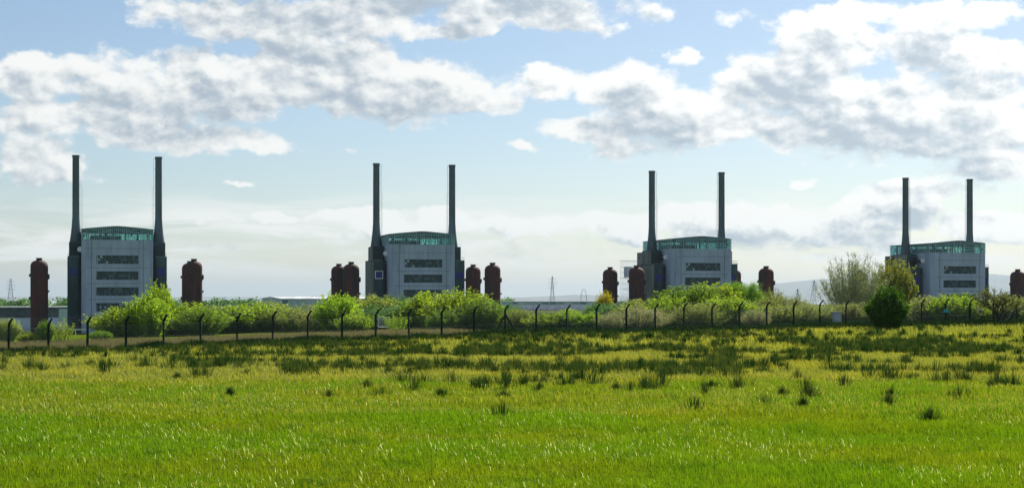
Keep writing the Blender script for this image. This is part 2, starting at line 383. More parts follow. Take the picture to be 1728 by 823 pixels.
def reactor_building():
    root = empty('reactor_building')
    # walls: chamfered plan, with real recesses for the window bands in front
    pts = [(-BW + CH, -BD + .6), (BW - CH, -BD + .6), (BW, -BD + CH), (BW, BD), (-BW, BD), (-BW, -BD + CH)]
    b = MB().prism(pts, DEEP, WALL_TOP)
    zs = [DEEP] + [z for bd in BANDS[::-1] for z in bd] + [WALL_TOP]
    for x0, x1 in ((-BW + CH, -6.5), (6.5, BW - CH)): b.box(x0, x1, -BD, -BD + .598, DEEP, WALL_TOP)
    for k in range(0, len(zs), 2): b.box(-6.498, 6.498, -BD + .002, -BD + .597, zs[k], zs[k + 1])
    b.prism([(-BW + CH - .002, -BD), (-BW + CH - .002, -BD + .598), (-BW, -BD + CH)], DEEP, WALL_TOP)
    b.prism([(BW - CH + .002, -BD), (BW, -BD + CH), (BW - CH + .002, -BD + .598)], DEEP, WALL_TOP)
    wl = b.build('wall', conc, root)
    jo = MB()        # dark joints between cast panels and the shallow surround of the windows
    for x in (-8.0, 8.0): jo.box(x - .07, x + .07, -BD - .03, -BD - .002, 0, WALL_TOP - .1)
    for z in (26.2, 20.1, 15.1, 10.05, 5.0): jo.box(-BW + CH + .1, BW - CH - .1, -BD - .025, -BD - .003, z - .05, z + .05)
    jo.build('panel_joints', mat('dark_joint', (.10, .11, .12), rough=.9), root)
    rs = random.Random(3)
    for bi, (z0, z1) in enumerate(BANDS):
        gmb = MB(); n = 26; wdt = 12.996 / n
        for i in range(n):
            for j in range(3):
                x0 = -6.498 + i * wdt; za = z0 + (z1 - z0) * j / 3; zb = z0 + (z1 - z0) * (j + 1) / 3
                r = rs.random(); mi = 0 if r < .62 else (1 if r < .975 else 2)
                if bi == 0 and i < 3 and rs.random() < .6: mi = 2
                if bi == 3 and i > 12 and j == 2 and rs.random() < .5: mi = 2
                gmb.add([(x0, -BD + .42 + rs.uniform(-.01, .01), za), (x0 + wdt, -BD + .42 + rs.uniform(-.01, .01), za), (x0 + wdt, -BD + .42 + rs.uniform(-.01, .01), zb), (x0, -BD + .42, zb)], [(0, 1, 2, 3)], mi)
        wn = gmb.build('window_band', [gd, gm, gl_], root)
        fr = MB()
        for i in range(n + 1):
            x = -6.47 + 12.94 * i / n; t = .07 if i % 4 == 0 else .035
            fr.box(x - t, x + t, -BD + .28, -BD + .38, z0 + .02, z1 - .02)
        for j in range(4):
            z = z0 + .05 + (z1 - z0 - .1) * j / 3; fr.box(-6.47, 6.47, -BD + .26, -BD + .275, z - .045, z + .045)
        fr.build('window_frame', mull_m, wn)
    # glazed top storey
    plan = [(-BW + CH, -BD), (BW - CH, -BD), (BW, -BD + CH), (BW, BD), (-BW, BD), (-BW, -BD + CH)]
    def roof_z(x): return EAVES + (PEAK - EAVES) * (1 - (abs(x) / BW) ** 1.15)
    gls = MB(); mul = MB()
    n_ = len(plan)
    for i in range(n_):
        (xa, ya), (xb, yb) = plan[i], plan[(i + 1) % n_]
        L = math.hypot(xb - xa, yb - ya); k = max(1, round(L / .62))
        for q in range(k):
            t0, t1 = q / k, (q + 1) / k
            x0, y0, x1, y1 = xa + (xb - xa) * t0, ya + (yb - ya) * t0, xa + (xb - xa) * t1, ya + (yb - ya) * t1
            ins = .12
            cx0, cy0, cx1, cy1 = x0 * (1 - ins / BW), y0 * (1 - ins / BD), x1 * (1 - ins / BW), y1 * (1 - ins / BD)
            # individual panes, a few missing or boarded
            for j in range(4):
                za, zb = WALL_TOP + .1 + (EAVES - WALL_TOP - .1) * j / 4, WALL_TOP + .1 + (EAVES - WALL_TOP - .1) * (j + 1) / 4
                r = rs.random(); mi = 1 if r < .08 else 0
                if r > .93: continue
                gls.add([(cx0, cy0, za), (cx1, cy1, za), (cx1, cy1, zb), (cx0, cy0, zb)], [(0, 1, 2, 3)], mi)
            gls.add([(cx0, cy0, EAVES), (cx1, cy1, EAVES), (cx1, cy1, roof_z(x1) - .05), (cx0, cy0, roof_z(x0) - .05)], [(0, 1, 2, 3)], 1)
            mul.bar((x0, y0, WALL_TOP), (x0, y0, roof_z(x0) - .1), .055 if q % 4 else .10)
        for z in (WALL_TOP + .12, WALL_TOP + 1.15, WALL_TOP + 2.2, EAVES):
            mul.bar((xa, ya, z), (xb, yb, z), .06)
    gz_ = gls.build('glazed_storey', [clear_m, gm], root)
    mul.build('mullions', mull_l, gz_)
    # things that show through the roof glass: gantry crane, machine, columns
    it = MB()
    for x in (-9.5, -5.5, -1.5, 2.5, 6.5, 9.8):
        for y in (-13.5, 13.5): it.box(x - .16, x + .16, y - .16, y + .16, WALL_TOP + .004, EAVES - .1)
    for y in (-13.5, 13.5): it.box(-9.6, 9.9, y - .1, y + .1, EAVES - .35, EAVES - .15)
    for x in (-9.5, 9.8): it.box(x - .08, x + .08, -13.5, 13.5, EAVES - .4, EAVES - .2)
    it.build('roof_columns', dark_m, root)
    MB().box(-8.5, 1.2, -5, 4, WALL_TOP + .004, WALL_TOP + 1.9).box(-10.6, 10.6, -11, -10.2, EAVES - 1.1, EAVES - .55).box(-4, -3.2, -11, -4, EAVES - 1.1, EAVES - .6).box(-4, -3.2, -4.9, -4, WALL_TOP + 1.5, EAVES - .6).build('crane_gantry', dark_m, root)
    rm = MB(); N = 24
    top = []; 
    for s_ in (-1, 1):
        pass
    xs = np.linspace(-BW - .25, BW + .25, N)
    vs = []
    for x in xs:
        ch = max(0, abs(x) - (BW - CH))
        z = EAVES + (PEAK - EAVES) * (1 - min(1, abs(x) / BW) ** 1.15)
        vs += [(x, -BD - .25 + ch, z), (x, BD + .25, z), (x, -BD - .25 + ch, z + .16), (x, BD + .25, z + .16)]
    fs = []
    for i in range(N - 1):
        a = i * 4; c = a + 4
        fs += [(a, c, c + 1, a + 1)[::-1], (a + 2, a + 3, c + 3, c + 2)[::-1], (a, a + 2, c + 2, c)[::-1], (a + 1, c + 1, c + 3, a + 3)[::-1]]
    fs += [(0, 1, 3, 2), ((N - 1) * 4, (N - 1) * 4 + 2, (N - 1) * 4 + 3, (N - 1) * 4 + 1)]
    rm.add(vs, fs).build('roof', roof_m, root)
    # service towers under the chimneys
    for sd in (-1, 1):
        def bx(mb, a0, a1, y0, y1, z0, z1, mi=0):
            lo, hi = sorted((sd * a0, sd * a1)); mb.box(lo, hi, y0, y1, z0, z1, mi)
        tb = MB()
        bx(tb, 12.0, 15.45, -9.5, 9.5, DEEP, 23.7, 0); 
        bx(tb, 11.45, 15.1, -5.0, 5.0, 23.7, 28.6, 0)
        bx(tb, 11.102, 11.998, -8.4, 9.0, DEEP, 22.6, 0)
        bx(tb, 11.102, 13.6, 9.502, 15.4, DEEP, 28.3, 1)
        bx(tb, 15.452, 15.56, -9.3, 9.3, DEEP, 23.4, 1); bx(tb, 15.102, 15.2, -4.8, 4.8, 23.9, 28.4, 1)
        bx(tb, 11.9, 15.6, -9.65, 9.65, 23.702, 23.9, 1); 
        tw = tb.build('service_tower', [conc_dk, conc_side], root)
        pp = MB()
        for a, y, r in ((11.5, -8.9, .16), (11.85, -9.7, .10), (12.3, -9.62, .07)): pp.bar((sd * a, y, DEEP), (sd * a, y, 23.5), r, 8)
        for k in range(5): pp.box(min(sd * 11.3, sd * 14.9), max(sd * 11.3, sd * 14.9), -6.2, -5.7, 24.3 + k * .85, 24.5 + k * .85)
        for k in range(12): pp.bar((sd * (12.1 + k * .3), -9.4, 23.9), (sd * (12.1 + k * .3), -9.4, 24.9), .03)
        pp.bar((sd * 12.1, -9.4, 24.9), (sd * 15.4, -9.4, 24.9), .04); pp.build('pipework', dark_m, tw)
        if sd < 0:
            db = MB(); db.lathe([(.85, 0), (.88, .3), (.7, .5)], n=24)
            vent = db.build('round_vent', white_m, tw); vent.rotation_euler = (R(90), 0, 0); vent.location = (-11.6, -10.2, 26.0)
            MB().bar((-11.6, -10.15, 26.0), (-11.6, -6.3, 26.0), .55, 12).build('vent_duct', dark_m, tw)
        cx = 13.75 * sd
        sg = MB().box(cx - 1.1, cx + 1.1, -9.62, -9.502, 17.8, 20.0)
        for k in range(1, 4): sg.box(cx - 1.1 + k * .55 - .02, cx - 1.1 + k * .55 + .02, -9.65, -9.622, 17.85, 19.95)
        sg.build('blue_panel', blue_m, tw)
        # chimney
        cx = 13.15 * sd
        prof = [(1.95, 28.602), (1.9, 29.2), (1.62, 31.2), (1.32, 34.0), (1.14, 37.0)]
        for z in np.arange(38, 56, 3.0):
            r_ = 1.13 - .04 * (z - 38) / 18; prof += [(r_, z), (r_ + .045, z + .01), (r_ + .045, z + .17), (r_, z + .18)]
        prof += [(1.08, 56.2), (1.20, 56.25), (1.20, 56.9), (.95, 56.92), (.93, 55.5)]
        cmo = MB().lathe(prof, cx=cx, n=32).build('chimney', stack_m, root, smooth=True)
        ld = MB(); xa = cx - sd * 1.62
        for y in (-.25, .25): ld.bar((xa, y, 28.7), (xa, y, 56.6), .035)
        for z in np.arange(29, 56.6, .9): ld.bar((xa, -.25, z), (xa, .25, z), .03)
        for z in np.arange(38, 56.6, 3.0): ld.bar((xa, 0, z), (cx - sd * 1.0, 0, z), .04)
        for z in np.arange(30, 47, 1.2):
            for y0, y1 in ((-.35, 0), (0, .35)): ld.bar((xa, y0, z), (xa - sd * .45, 0 if y0 < 0 else 0, z), .025)
        for x_ in (xa - sd * .45,): ld.bar((x_, 0, 30), (x_, 0, 46.8), .03)
        ld.build('ladder', mat('ladder_steel', (.18, .2, .2), rough=.5) if sd < 0 else bpy.data.materials['ladder_steel'], cmo)
    return root

proto = reactor_building()
kids = kid_map()
RLAB = ['leftmost grey reactor building with two chimneys, a tall bright willow before its right corner',
        'grey reactor building with a white-edged blue panel, between two pairs of rusty tanks',
        'grey reactor building with scaffolding behind its left tower, third from the left in the row',
        'rightmost of the four grey reactor buildings, beyond the large bare tree and the hills']
reactors = []
for i in range(4):
    u = i + .1315
    D = 521 * (1 + .0452 * u); px = (129 + 535.7 * u) / (1 + .0452 * u)
    o = proto if i == 0 else copy_tree(proto, kids)
    o.location = ((px - 864) * D / F, D, -6.6 - .68 * i); o.rotation_euler.z = TH
    tag(o, RLAB[i], 'building', 'reactor buildings standing in a row')
    reactors.append(o)
# the second building's left blue panel has a white edge
km = kid_map()
tws = [c for c in km[reactors[1].name] if c.name.startswith('service_tower')]
tleft = min(tws, key=lambda c: min(v.co.x for v in c.data.vertices))
cx = -13.75; e = MB()
for (x0, x1, z0, z1) in ((-1.35, 1.35, 17.55, 17.78), (-1.35, 1.35, 20.02, 20.25), (-1.35, -1.12, 17.782, 20.018), (1.12, 1.35, 17.782, 20.018)): e.box(cx + x0, cx + x1, -9.64, -9.51, z0, z1)
e.build('white_edge', white_m, tleft)

def world_of(i, a, b, z=0):
    o = reactors[i]; c, s = math.cos(TH), math.sin(TH)
    return (o.location.x + a * c - b * s, o.location.y + a * s + b * c, o.location.z + z)

# ------------------------------------------------------------------ rusty heat exchanger tanks
rust = mat('red_oxide_rust', (.105, .036, .030), rough=.8, base2=(.048, .034, .034), vscale=.35, stretch=(1, 1, .3), spec=.25, bump=.2, bscale=2, streaks=.6)
rust_dk = mat('dark_rust', (.05, .028, .022), rough=.75, base2=(.03, .025, .022), vscale=1)
def make_tank():
    root = empty('heat_exchanger_tank')
    r = 2.68
    prof = [(r, DEEP)]
    for z in (3, 7.4, 11.8, 16.2): prof += [(r, z), (r + .05, z + .01), (r + .05, z + .2), (r, z + .21)]
    prof += [(r, 20.3), (r * .985, 20.75), (r * .93, 21.25), (r * .80, 21.75), (r * .6, 22.1), (r * .38, 22.3), (.95, 22.34)]
    MB().lathe(prof, n=40).build('shell', rust, root, smooth=True)
    MB().lathe([(.9, 22.342), (.9, 22.8), (1.02, 22.82), (1.02, 23.05), (.6, 23.07)], n=24).build('top_nozzle', rust_dk, root, smooth=True)
    for (a, z, h) in ((R(5), 17.2, 1.6), (R(182), 10.4, 1.0), (R(5), 12.6, .6), (R(185), 17.6, .9), (R(265), 2.5, 1.4)):
        ca, sa = math.cos(a), math.sin(a)
        MB().bar(((r - .1) * ca, (r - .1) * sa, z), ((r + .42) * ca, (r + .42) * sa, z), h * .5, 10).build('side_nozzle', rust_dk, root)
    b = MB()
    for s in (-.22, .22): b.bar((s - 1.2, -r - .1, 0), (s - 1.2, -r - .1, 20.6), .03)
    for z in np.arange(.5, 20.6, .6): b.bar((-1.42, -r - .1, z), (-.98, -r - .1, z), .025)
    b.build('ladder', dark_m, root)
    return root
tp = make_tank(); kids = kid_map()
A_T, B_T = 23.9, 15.2
TLAB = {(0,-1,-1):'rusty tank standing alone at the far left before the long low building', (0,-1,1):'rusty tank hidden behind the leftmost rusty tank',
 (0,1,-1):'nearer and wider of the two overlapping rusty tanks right of the leftmost reactor building', (0,1,1):'farther of the two overlapping rusty tanks right of the leftmost reactor building',
 (1,-1,-1):'taller right-hand tank of the touching rusty pair left of the second reactor building', (1,-1,1):'slightly lower left-hand tank of the touching rusty pair left of the second reactor building',
 (1,1,-1):'larger outer rusty tank right of the second reactor building, before the open low halls', (1,1,1):'smaller rusty tank just beside the right tower of the second reactor building',
 (2,-1,-1):'rusty tank in front of the scaffolding and left tower of the third reactor building', (2,-1,1):'rusty tank standing clear of the third reactor building with a yellow bush at its foot',
 (2,1,-1):'rusty tank against the hills, standing clear right of the third reactor building', (2,1,1):'rusty tank half hidden behind the right edge of the third reactor building',
 (3,-1,-1):'rusty tank behind the tree crown close by the left tower of the rightmost reactor building', (3,-1,1):'olive-brown tank seen through the branches of the large bare tree',
 (3,1,-1):'rusty tank at the right edge of the picture against the hills', (3,1,1):'rusty tank behind the right wall of the rightmost reactor building'}
first = True
for (i, sa, sb), lab in TLAB.items():
    if (i, sa, sb) == (0, -1, 1): continue
    o = tp if first else copy_tree(tp, kids); first = False
    o.location = world_of(i, sa * A_T, sb * B_T); o.rotation_euler = (0, 0, R(random.choice((0, 8, -6))))
    tag(o, lab, 'tank', 'rusty heat exchanger tanks beside the reactor buildings')

# scaffolding behind the third building
sc_m = mat('galvanised_tube', (.45, .48, .5), rough=.4, metal=.6)
sc = empty('scaffold_tower', world_of(2, -19.3, 6.0), TH)
b = MB()
for x in (-3, -1, 1, 3):
    for y in (-2, 0, 2): b.bar((x, y, -2), (x, y, 25.5), .05)
for z in np.arange(1, 25.4, 2.0):
    for y in (-2, 2): b.bar((-3, y, z), (3, y, z), .045)
    for x in (-3, 3): b.bar((x, -2, z), (x, 2, z), .045)
for k, z in enumerate(np.arange(1, 23, 2.0)): b.bar((-3 if k % 2 else 3, -2, z), (3 if k % 2 else -3, -2, z + 2), .04)
b.build('poles', sc_m, sc)
b = MB()
for k in range(8): b.box(-3 + k * .75, -2.28 + k * .75, -2.2 + .05 * math.sin(k * 2.), -2.12 + .05 * math.sin(k * 2.), 19.2, 22.8 + .15 * math.sin(k))
b.build('sheeting', mat('pale_sheeting', (.55, .60, .68), rough=.6), sc)
tag(sc, 'scaffold tower with pale blue sheeting beside the third reactor building', 'scaffolding')

# ------------------------------------------------------------------ low buildings behind
wall_w = mat('pale_rendered_wall', (.66, .68, .72), rough=.8, base2=(.5, .53, .58), vscale=.3)
wall_b = mat('blue_grey_cladding', (.52, .62, .76), rough=.7, base2=(.42, .52, .66), vscale=.3)
wall_d = mat('dark_upper_wall', (.09, .125, .14), rough=.7, base2=(.06, .085, .10), vscale=.5)
roof_l = mat('pale_roof_sheet', (.62, .65, .66), rough=.45, base2=(.34, .37, .38), vscale=.2)
green_g = mat('green_tinted_glazing', (.30, .46, .42), rough=.25)
def low_building(name, px0, px1, D0, D1, ztop, zbase, depth, label, gable=False, lower=wall_b, upper=wall_d, split=.45, bay=6.0, chunky=False):
    x0, y0 = at(px0, D0); x1, y1 = at(px1, D1); L = math.hypot(x1 - x0, y1 - y0); ang = math.atan2(y1 - y0, x1 - x0)
    root = empty(name, (x0, y0, zbase), ang); h = ztop - zbase
    MB().box(0, L, 0, depth, -4, h * split).build('lower_wall', lower, root)
    MB().box(0, L, .15, depth - .15, h * split + .002, h - .302).build('upper_wall', upper, root)
    rb = MB()
    if gable:
        rb.prism([(-.5, -.5), (L + .5, -.5), (L + .5, depth + .5), (-.5, depth + .5)], h - .3, h - .02)
        n = 4; vs = [(-.6, -.6, h - .018), (-.6, depth + .6, h - .018), (-.6, depth / 2, h + gable), (L + .6, -.6, h - .018), (L + .6, depth + .6, h - .018), (L + .6, depth / 2, h + gable)]
        rb.add(vs, [(0, 1, 2)[::-1], (3, 5, 4)[::-1], (0, 2, 5, 3)[::-1], (1, 4, 5, 2)[::-1], (0, 3, 4, 1)[::-1]])
    else:
        rb.box(-.5, L + .5, -.6, depth + .5, h - .3, h)
    rb.build('roof', roof_l, root)
    # windows, bay by bay
    nb = max(2, int(L / bay)); rs = random.Random(int(px0) + 5)
    for k in range(min(nb, 90)):
        if chunky and rs.random() < .35: continue
        xa = L * (k + .12) / nb; xb = L * (k + .88) / nb
        za, zb = h * split + .35, h - .75
        if chunky: za = h * (split - .12)
        mb = MB()
        mb.box(xa, xb, (-.02 if chunky else .06), .148, za, zb, 0)
        wd = mb.build('window', rs.choice((green_g, gd, gm, green_g) if chunky else (green_g, gm, green_g)), root)
        fr = MB(); m_ = max(2, int((xb - xa) / 1.3))
        for q in range(m_ + 1):
            xx = xa + (xb - xa) * q / m_; fr.box(xx - .06, xx + .06, -.08, (-.022 if chunky else .058), za, zb)
        for q in range(3):
            zz = za + (zb - za) * q / 2; fr.box(xa, xb, -.12, -.082, zz - .06, zz + .06)
        fr.build('window_frame', mull_l if rs.random() < .7 else white_m, wd)
    return tag(root, label, 'building')
low_building('workshop_building', -60, 146, 535, 560, -.2 + 1.1, -7.0, 22, 'long low workshop with pale blue-grey lower wall and gridded windows behind the leftmost tank', lower=wall_b, split=.52, bay=5, chunky=True)
low_building('storage_shed', 345, 445, 620, 640, -1.0, -8.2, 20, 'low dark-roofed shed glimpsed right of the leftmost pair of overlapping tanks', lower=wall_d, split=.5, bay=4)
low_building('turbine_hall', 474, 760, 900, 960, 3.6, -6.4, 26, 'long turbine hall with a pale gabled end seen left of the second reactor building', gable=1.2, lower=wall_w, upper=green_g, split=.30, bay=5)
low_building('turbine_hall', 780, 1250, 1150, 1230, 1.6, -3.4, 30, 'long flat hall with pale wall behind the palisade fence, before the middle pylon', lower=wall_w, upper=green_g, split=.50, bay=6)
# roof vents on the far hall appear as small dark mounds
# inner palisade fence before that hall
pf = empty('palisade_fence', (*at(850, 1000), gz(*at(850, 1000))))
b = MB(); b2 = MB()
for k in range(66):
    x = k * 1.15; b.box(x - .07, x + .07, -.05, .05, -1, 3.2)
    if k % 4 == 0: b2.box(x - .16, x + .16, .06, .3, -1, 3.9)
for z in (.6, 2.9): b2.box(0, 75, .052, .12, z - .06, z + .06)
b.build('pales', mat('blue_grey_pale', (.12, .17, .22), rough=.6), pf); b2.build('rails', bpy.data.materials['blue_grey_pale'], pf)
tag(pf, 'tall blue-grey palisade fence before the pale turbine hall in the middle distance', 'fence')

# white van on the far yard
vx, vy = at(866.5, 985)
van = empty('parked_van', (vx, vy, gz(vx, vy)))
vb = MB(); prof = [(-2.6, .35), (2.2, .35), (2.6, .7), (2.6, 1.15), (1.75, 1.3), (1.15, 2.25), (-2.5, 2.3), (-2.6, 2.1)]
n = len(prof); vs = [(x, -.95, z) for x, z in prof] + [(x, .95, z) for x, z in prof]
vb.add(vs, [tuple(range(n)), tuple(range(n, 2 * n))[::-1]] + [(i, n + i, n + (i + 1) % n, (i + 1) % n) for i in range(n)]).build('body', white_m, van)
for xa, xb in ((-2.0, -.9), (.2, 1.2)): MB().box(xa, xb, -.975, -.952, 1.25, 2.0).build('window', gd, van)
for xx in (-1.7, 1.7):
    w_ = MB().lathe([(.34, -.1), (.34, .1)], n=20).build('wheel', dark_m, van); w_.rotation_euler = (R(90), 0, 0); w_.location = (xx, -.88, .34)
    w_ = w_.copy(); col.objects.link(w_); w_.location = (xx, .88, .34)
tag(van, 'white van with dark side windows parked before the far turbine hall', 'van')

# ------------------------------------------------------------------ pylons
pyl_m = mat('pylon_steel', (.26, .29, .31), rough=.5, metal=.3)
def pylon(px, ytop, D, label, h=None, arms=3, w=6.5, name='electricity_pylon', rz=0.2):
    x, y = at(px, D); z0 = gz(x, y) ; zt = EYE + (HORIZON - ytop) * D / F
    root = empty(name, (x, y, z0), rz); h = zt - z0; t = .08 * D / 1000
    b = MB()
    def half(k): return w * .5 * (1 - k) ** 1.3 + .55
    ks = np.linspace(0, 1, 12)
    for a, c in ((-1, -1), (1, -1), (1, 1), (-1, 1)):
        for k0, k1 in zip(ks[:-1], ks[1:]):
            b.bar((a * half(k0), c * half(k0), h * k0), (a * half(k1), c * half(k1), h * k1), t)
    for i, (k0, k1) in enumerate(zip(ks[:-1], ks[1:])):
        for (a, c, e, f_) in ((-1, -1, 1, -1), (1, -1, 1, 1), (1, 1, -1, 1), (-1, 1, -1, -1)):
            b.bar((a * half(k0), c * half(k0), h * k0), (e * half(k1), f_ * half(k1), h * k1), t * .6)
            b.bar((e * half(k0), f_ * half(k0), h * k0), (a * half(k1), c * half(k1), h * k1), t * .6)
    b.build('lattice_mast', pyl_m, root)
    for j in range(arms):
        k = .62 + .14 * j; wl = (5.2, 6.4, 4.8)[j % 3] * h / 40; a = MB(); zz = h * k
        for s in (-1, 1):
            a.bar((0, -half(k), zz), (s * wl, 0, zz), t * .8); a.bar((0, half(k), zz), (s * wl, 0, zz), t * .8); a.bar((0, 0, zz + h * .05), (s * wl, 0, zz), t * .7)
            a.bar((s * wl, 0, zz), (s * wl, 0, zz - 2.0), t * .8)
        a.build('cross_arm', pyl_m, root)
    return tag(root, label, 'pylon', 'electricity pylons on the horizon')
pylon(932, 466, 2300, 'faint lattice pylon rising over the far turbine hall in the middle of the horizon')
pylon(1374, 473, 1900, 'taller of the two lattice pylons before the hills, beside the bare tree', w=8)
pylon(1346, 487, 2700, 'shorter lattice pylon in front of the hills, just left of a taller one')
pylon(18, 470, 1700, 'pale lattice pylon at the far left edge behind the low workshop')
# narrow gantry mast
x, y = at(985, 2000); z0 = gz(x, y); gm_ = empty('line_gantry', (x, y, z0), .3); b = MB(); h = EYE + (HORIZON - 488) * 2000 / F - z0
prev = None
for s in (-1, 1): b.bar((s * 4.2, 0, 0), (s * 3.4, 0, h * .72), .35); b.bar((s * 3.4, 0, h * .72), (s * 1.2, 0, h), .3)
b.bar((-1.2, 0, h), (1.2, 0, h), .3); b.bar((-3.6, 0, h * .6), (3.6, 0, h * .6), .2); b.build('frame', pyl_m, gm_)
tag(gm_, 'narrow arched gantry on the horizon between the middle pylon and the third group of tanks', 'gantry')
# conductors strung between the right-hand pylons
def wires():
    xa, ya = at(1346, 2700); xb, yb = at(1374, 1900); xc, yc = at(1470, 1500)
    cu = MB()
    for kz in (489, 496, 507):
        for sx in (-5, 5):
            pts = []
            for (x0, y0, x1, y1, za, zb) in ((xa, ya, xb, yb, (HORIZON - kz + 2) * 2700 / F * .75, (HORIZON - kz) * 1900 / F), (xb, yb, xc, yc, (HORIZON - kz) * 1900 / F, (HORIZON - kz) * 1500 / F)):
                for i in range(11):
                    k = i / 10; pts.append((x0 + (x1 - x0) * k + sx, y0 + (y1 - y0) * k, EYE + za + (zb - za) * k - 4 * 4 * k * (1 - k)))
            for p, q in zip(pts[:-1], pts[1:]): cu.bar(p, q, .09, 3)
    o = cu.build('power_lines', pyl_m); return tag(o, 'thin power lines strung to the pylons before the right-hand hills', 'power line')
wires()

# ------------------------------------------------------------------ trees and bushes
def tubes_np(segs, n=4):
    """segs: list of (a, b, ra, rb)"""
    S = np.array([(*a, *b, ra, rb) for a, b, ra, rb in segs]); A, B = S[:, :3], S[:, 3:6]; d = B - A; L = np.linalg.norm(d, axis=1, keepdims=True) + 1e-9; d /= L
    up = np.where(np.abs(d[:, 2:3]) > .9, [[1., 0, 0]], [[0, 0, 1.]]); u = np.cross(d, up); u /= np.linalg.norm(u, axis=1, keepdims=True); v = np.cross(d, u)
    Vs = []
    for P_, r in ((A, S[:, 6:7]), (B, S[:, 7:8])):
        for k in range(n):
            t = 2 * math.pi * k / n; Vs.append(P_ + (u * math.cos(t) + v * math.sin(t)) * r)
    Vs = np.stack(Vs, 1).reshape(-1, 3); base = np.arange(len(S))[:, None] * 2 * n
    Fs = np.concatenate([base + np.array([[k, (k + 1) % n, n + (k + 1) % n, n + k]]) for k in range(n)], 0)
    return Vs, Fs
def leaves_np(C, size, rg, aspect=.5, updir=None):
    """one small folded quad per leaf at centres C"""
    N = len(C); a = rg.normal(size=(N, 3)); 
    if updir is not None: a = a * .6 + updir
    a /= np.linalg.norm(a, axis=1, keepdims=True)
    b = rg.normal(size=(N, 3)); b -= (b * a).sum(1, keepdims=True) * a; b /= np.linalg.norm(b, axis=1, keepdims=True)
    s = size * rg.uniform(.6, 1.35, (N, 1))
    V = np.stack([C - a * s * .5, C + b * s * aspect * .5, C + a * s * .5, C - b * s * aspect * .5], 1).reshape(-1, 3)
    Fq = np.arange(4 * N).reshape(N, 4)
    return V, Fq
def grow(kind, seed):
    """returns (crown V,F,tint, stem segs) for a plant one unit high, about one unit across"""
    rg = np.random.default_rng(seed); segs = []; C = []; up = []
    if kind in ('willow', 'twiggy', 'blossom', 'dense', 'sapling', 'fan', 'thick'):
        nst = {'willow': 150, 'twiggy': 140, 'blossom': 120, 'dense': 150, 'sapling': 18, 'fan': 120, 'thick': 170}[kind]
        # lumpy outline: a few lobes set the reach of the shoots
        lob = rg.uniform(.72, 1.05, 8)
        for i in range(nst):
            th = rg.uniform(0, 2 * math.pi); lean = rg.uniform(0, 1) ** .6
            reach = np.interp(th / (2 * math.pi) * 8, range(9), list(lob) + [lob[0]])
            br = rg.uniform(0, .16) ; p = np.array([br * math.cos(th), br * math.sin(th), 0.]) * 1.4
            H = (1 - .48 * lean ** 2) * rg.uniform(.72, 1.0) * (.80 + .24 * reach); Rr = lean * .52 * reach
            n = 7; prev = p; r0 = .008 if kind != 'fan' else .011
            for k in range(1, n + 1):
                f = k / n; q = p + np.array([math.cos(th) * Rr * f ** .8, math.sin(th) * Rr * f ** .8, H * f ** (1.05 if kind != 'dense' else 1)])
                q[:2] += rg.normal(size=2) * .012; segs.append((prev, q, r0 * (1 - .75 * (f - 1 / n)), r0 * (1 - .75 * f)))
                nl = {'willow': 17, 'twiggy': 9, 'blossom': 16, 'dense': 30, 'sapling': 16, 'fan': 10, 'thick': 30}[kind]
                lo_f = {'willow': .0, 'twiggy': .0, 'blossom': .0, 'dense': 0, 'sapling': .25, 'fan': .35, 'thick': 0}[kind]
                if f > lo_f:
                    tt = rg.uniform(0, 1, (nl, 1)); base = prev * (1 - tt) + q * tt
                    C.append(base + rg.normal(size=(nl, 3)) * (.028 if kind != 'dense' else .04)); up.append(np.tile((q - prev) / np.linalg.norm(q - prev), (nl, 1)))
                # side twigs
                if kind != 'dense' and k > 2:
                    for _ in range({'twiggy': 4, 'fan': 5}.get(kind, 2)):
                        dirn = rg.normal(size=3); dirn[2] = abs(dirn[2]) + .6; dirn /= np.linalg.norm(dirn); e_ = q + dirn * rg.uniform(.06, .14)
                        segs.append((q, e_, .0028, .001)); nn = max(2, nl // 3); tt = rg.uniform(.2, 1, (nn, 1)); C.append(q * (1 - tt) + e_ * tt + rg.normal(size=(nn, 3)) * .012); up.append(np.tile(dirn, (nn, 1)))
                prev = q
    else:   # 'bare', 'olive', 'round', 'gnarly': a trunk with limbs that fork
        depth = {'bare': 7, 'olive': 6, 'round': 6, 'gnarly': 5}[kind]
        def branch(p, d, L, r, lv):
            mid = p + d * L * .5 + rg.normal(size=3) * L * (.10 if kind == 'gnarly' else .05); e_ = mid + (d + rg.normal(size=3) * .15) * L * .5
            segs.append((p, mid, r, r * .85)); segs.append((mid, e_, r * .85, r * .65))
            if lv >= depth - 2:
                nl = {'bare': 3, 'olive': 15, 'round': 22, 'gnarly': 9}[kind]
                tt = rg.uniform(0, 1, (nl, 1)); C.append(p * (1 - tt) + e_ * tt + rg.normal(size=(nl, 3)) * (.025 if kind != 'round' else .035)); up.append(np.tile(d, (nl, 1)))
            if lv >= depth: return
            nb = (7 if lv == 0 else (3 if rg.random() < .75 else 2))
            for k in range(nb):
                th = rg.uniform(0, 2 * math.pi) if lv else 2 * math.pi * (k + rg.uniform(0, .7)) / nb; sp = rg.uniform(.35, .8) if lv else rg.uniform(.25, 1.0)
                if kind == 'gnarly': sp *= 1.3
                nd = d + sp * np.array([math.cos(th), math.sin(th), rg.uniform(-.35, .25)]); nd[2] += .12; nd /= np.linalg.norm(nd)
                branch(e_ if lv or k % 2 else p + (e_ - p) * rg.uniform(.5, 1), nd, L * rg.uniform(.66, .9) * (1.25 if lv == 0 else 1), r * (.62 if lv == 0 else .68), lv + 1)
        branch(np.zeros(3), np.array([0, 0, 1.]), {'bare': .17, 'olive': .17, 'round': .17, 'gnarly': .24}[kind], .022 if kind != 'gnarly' else .035, 0)
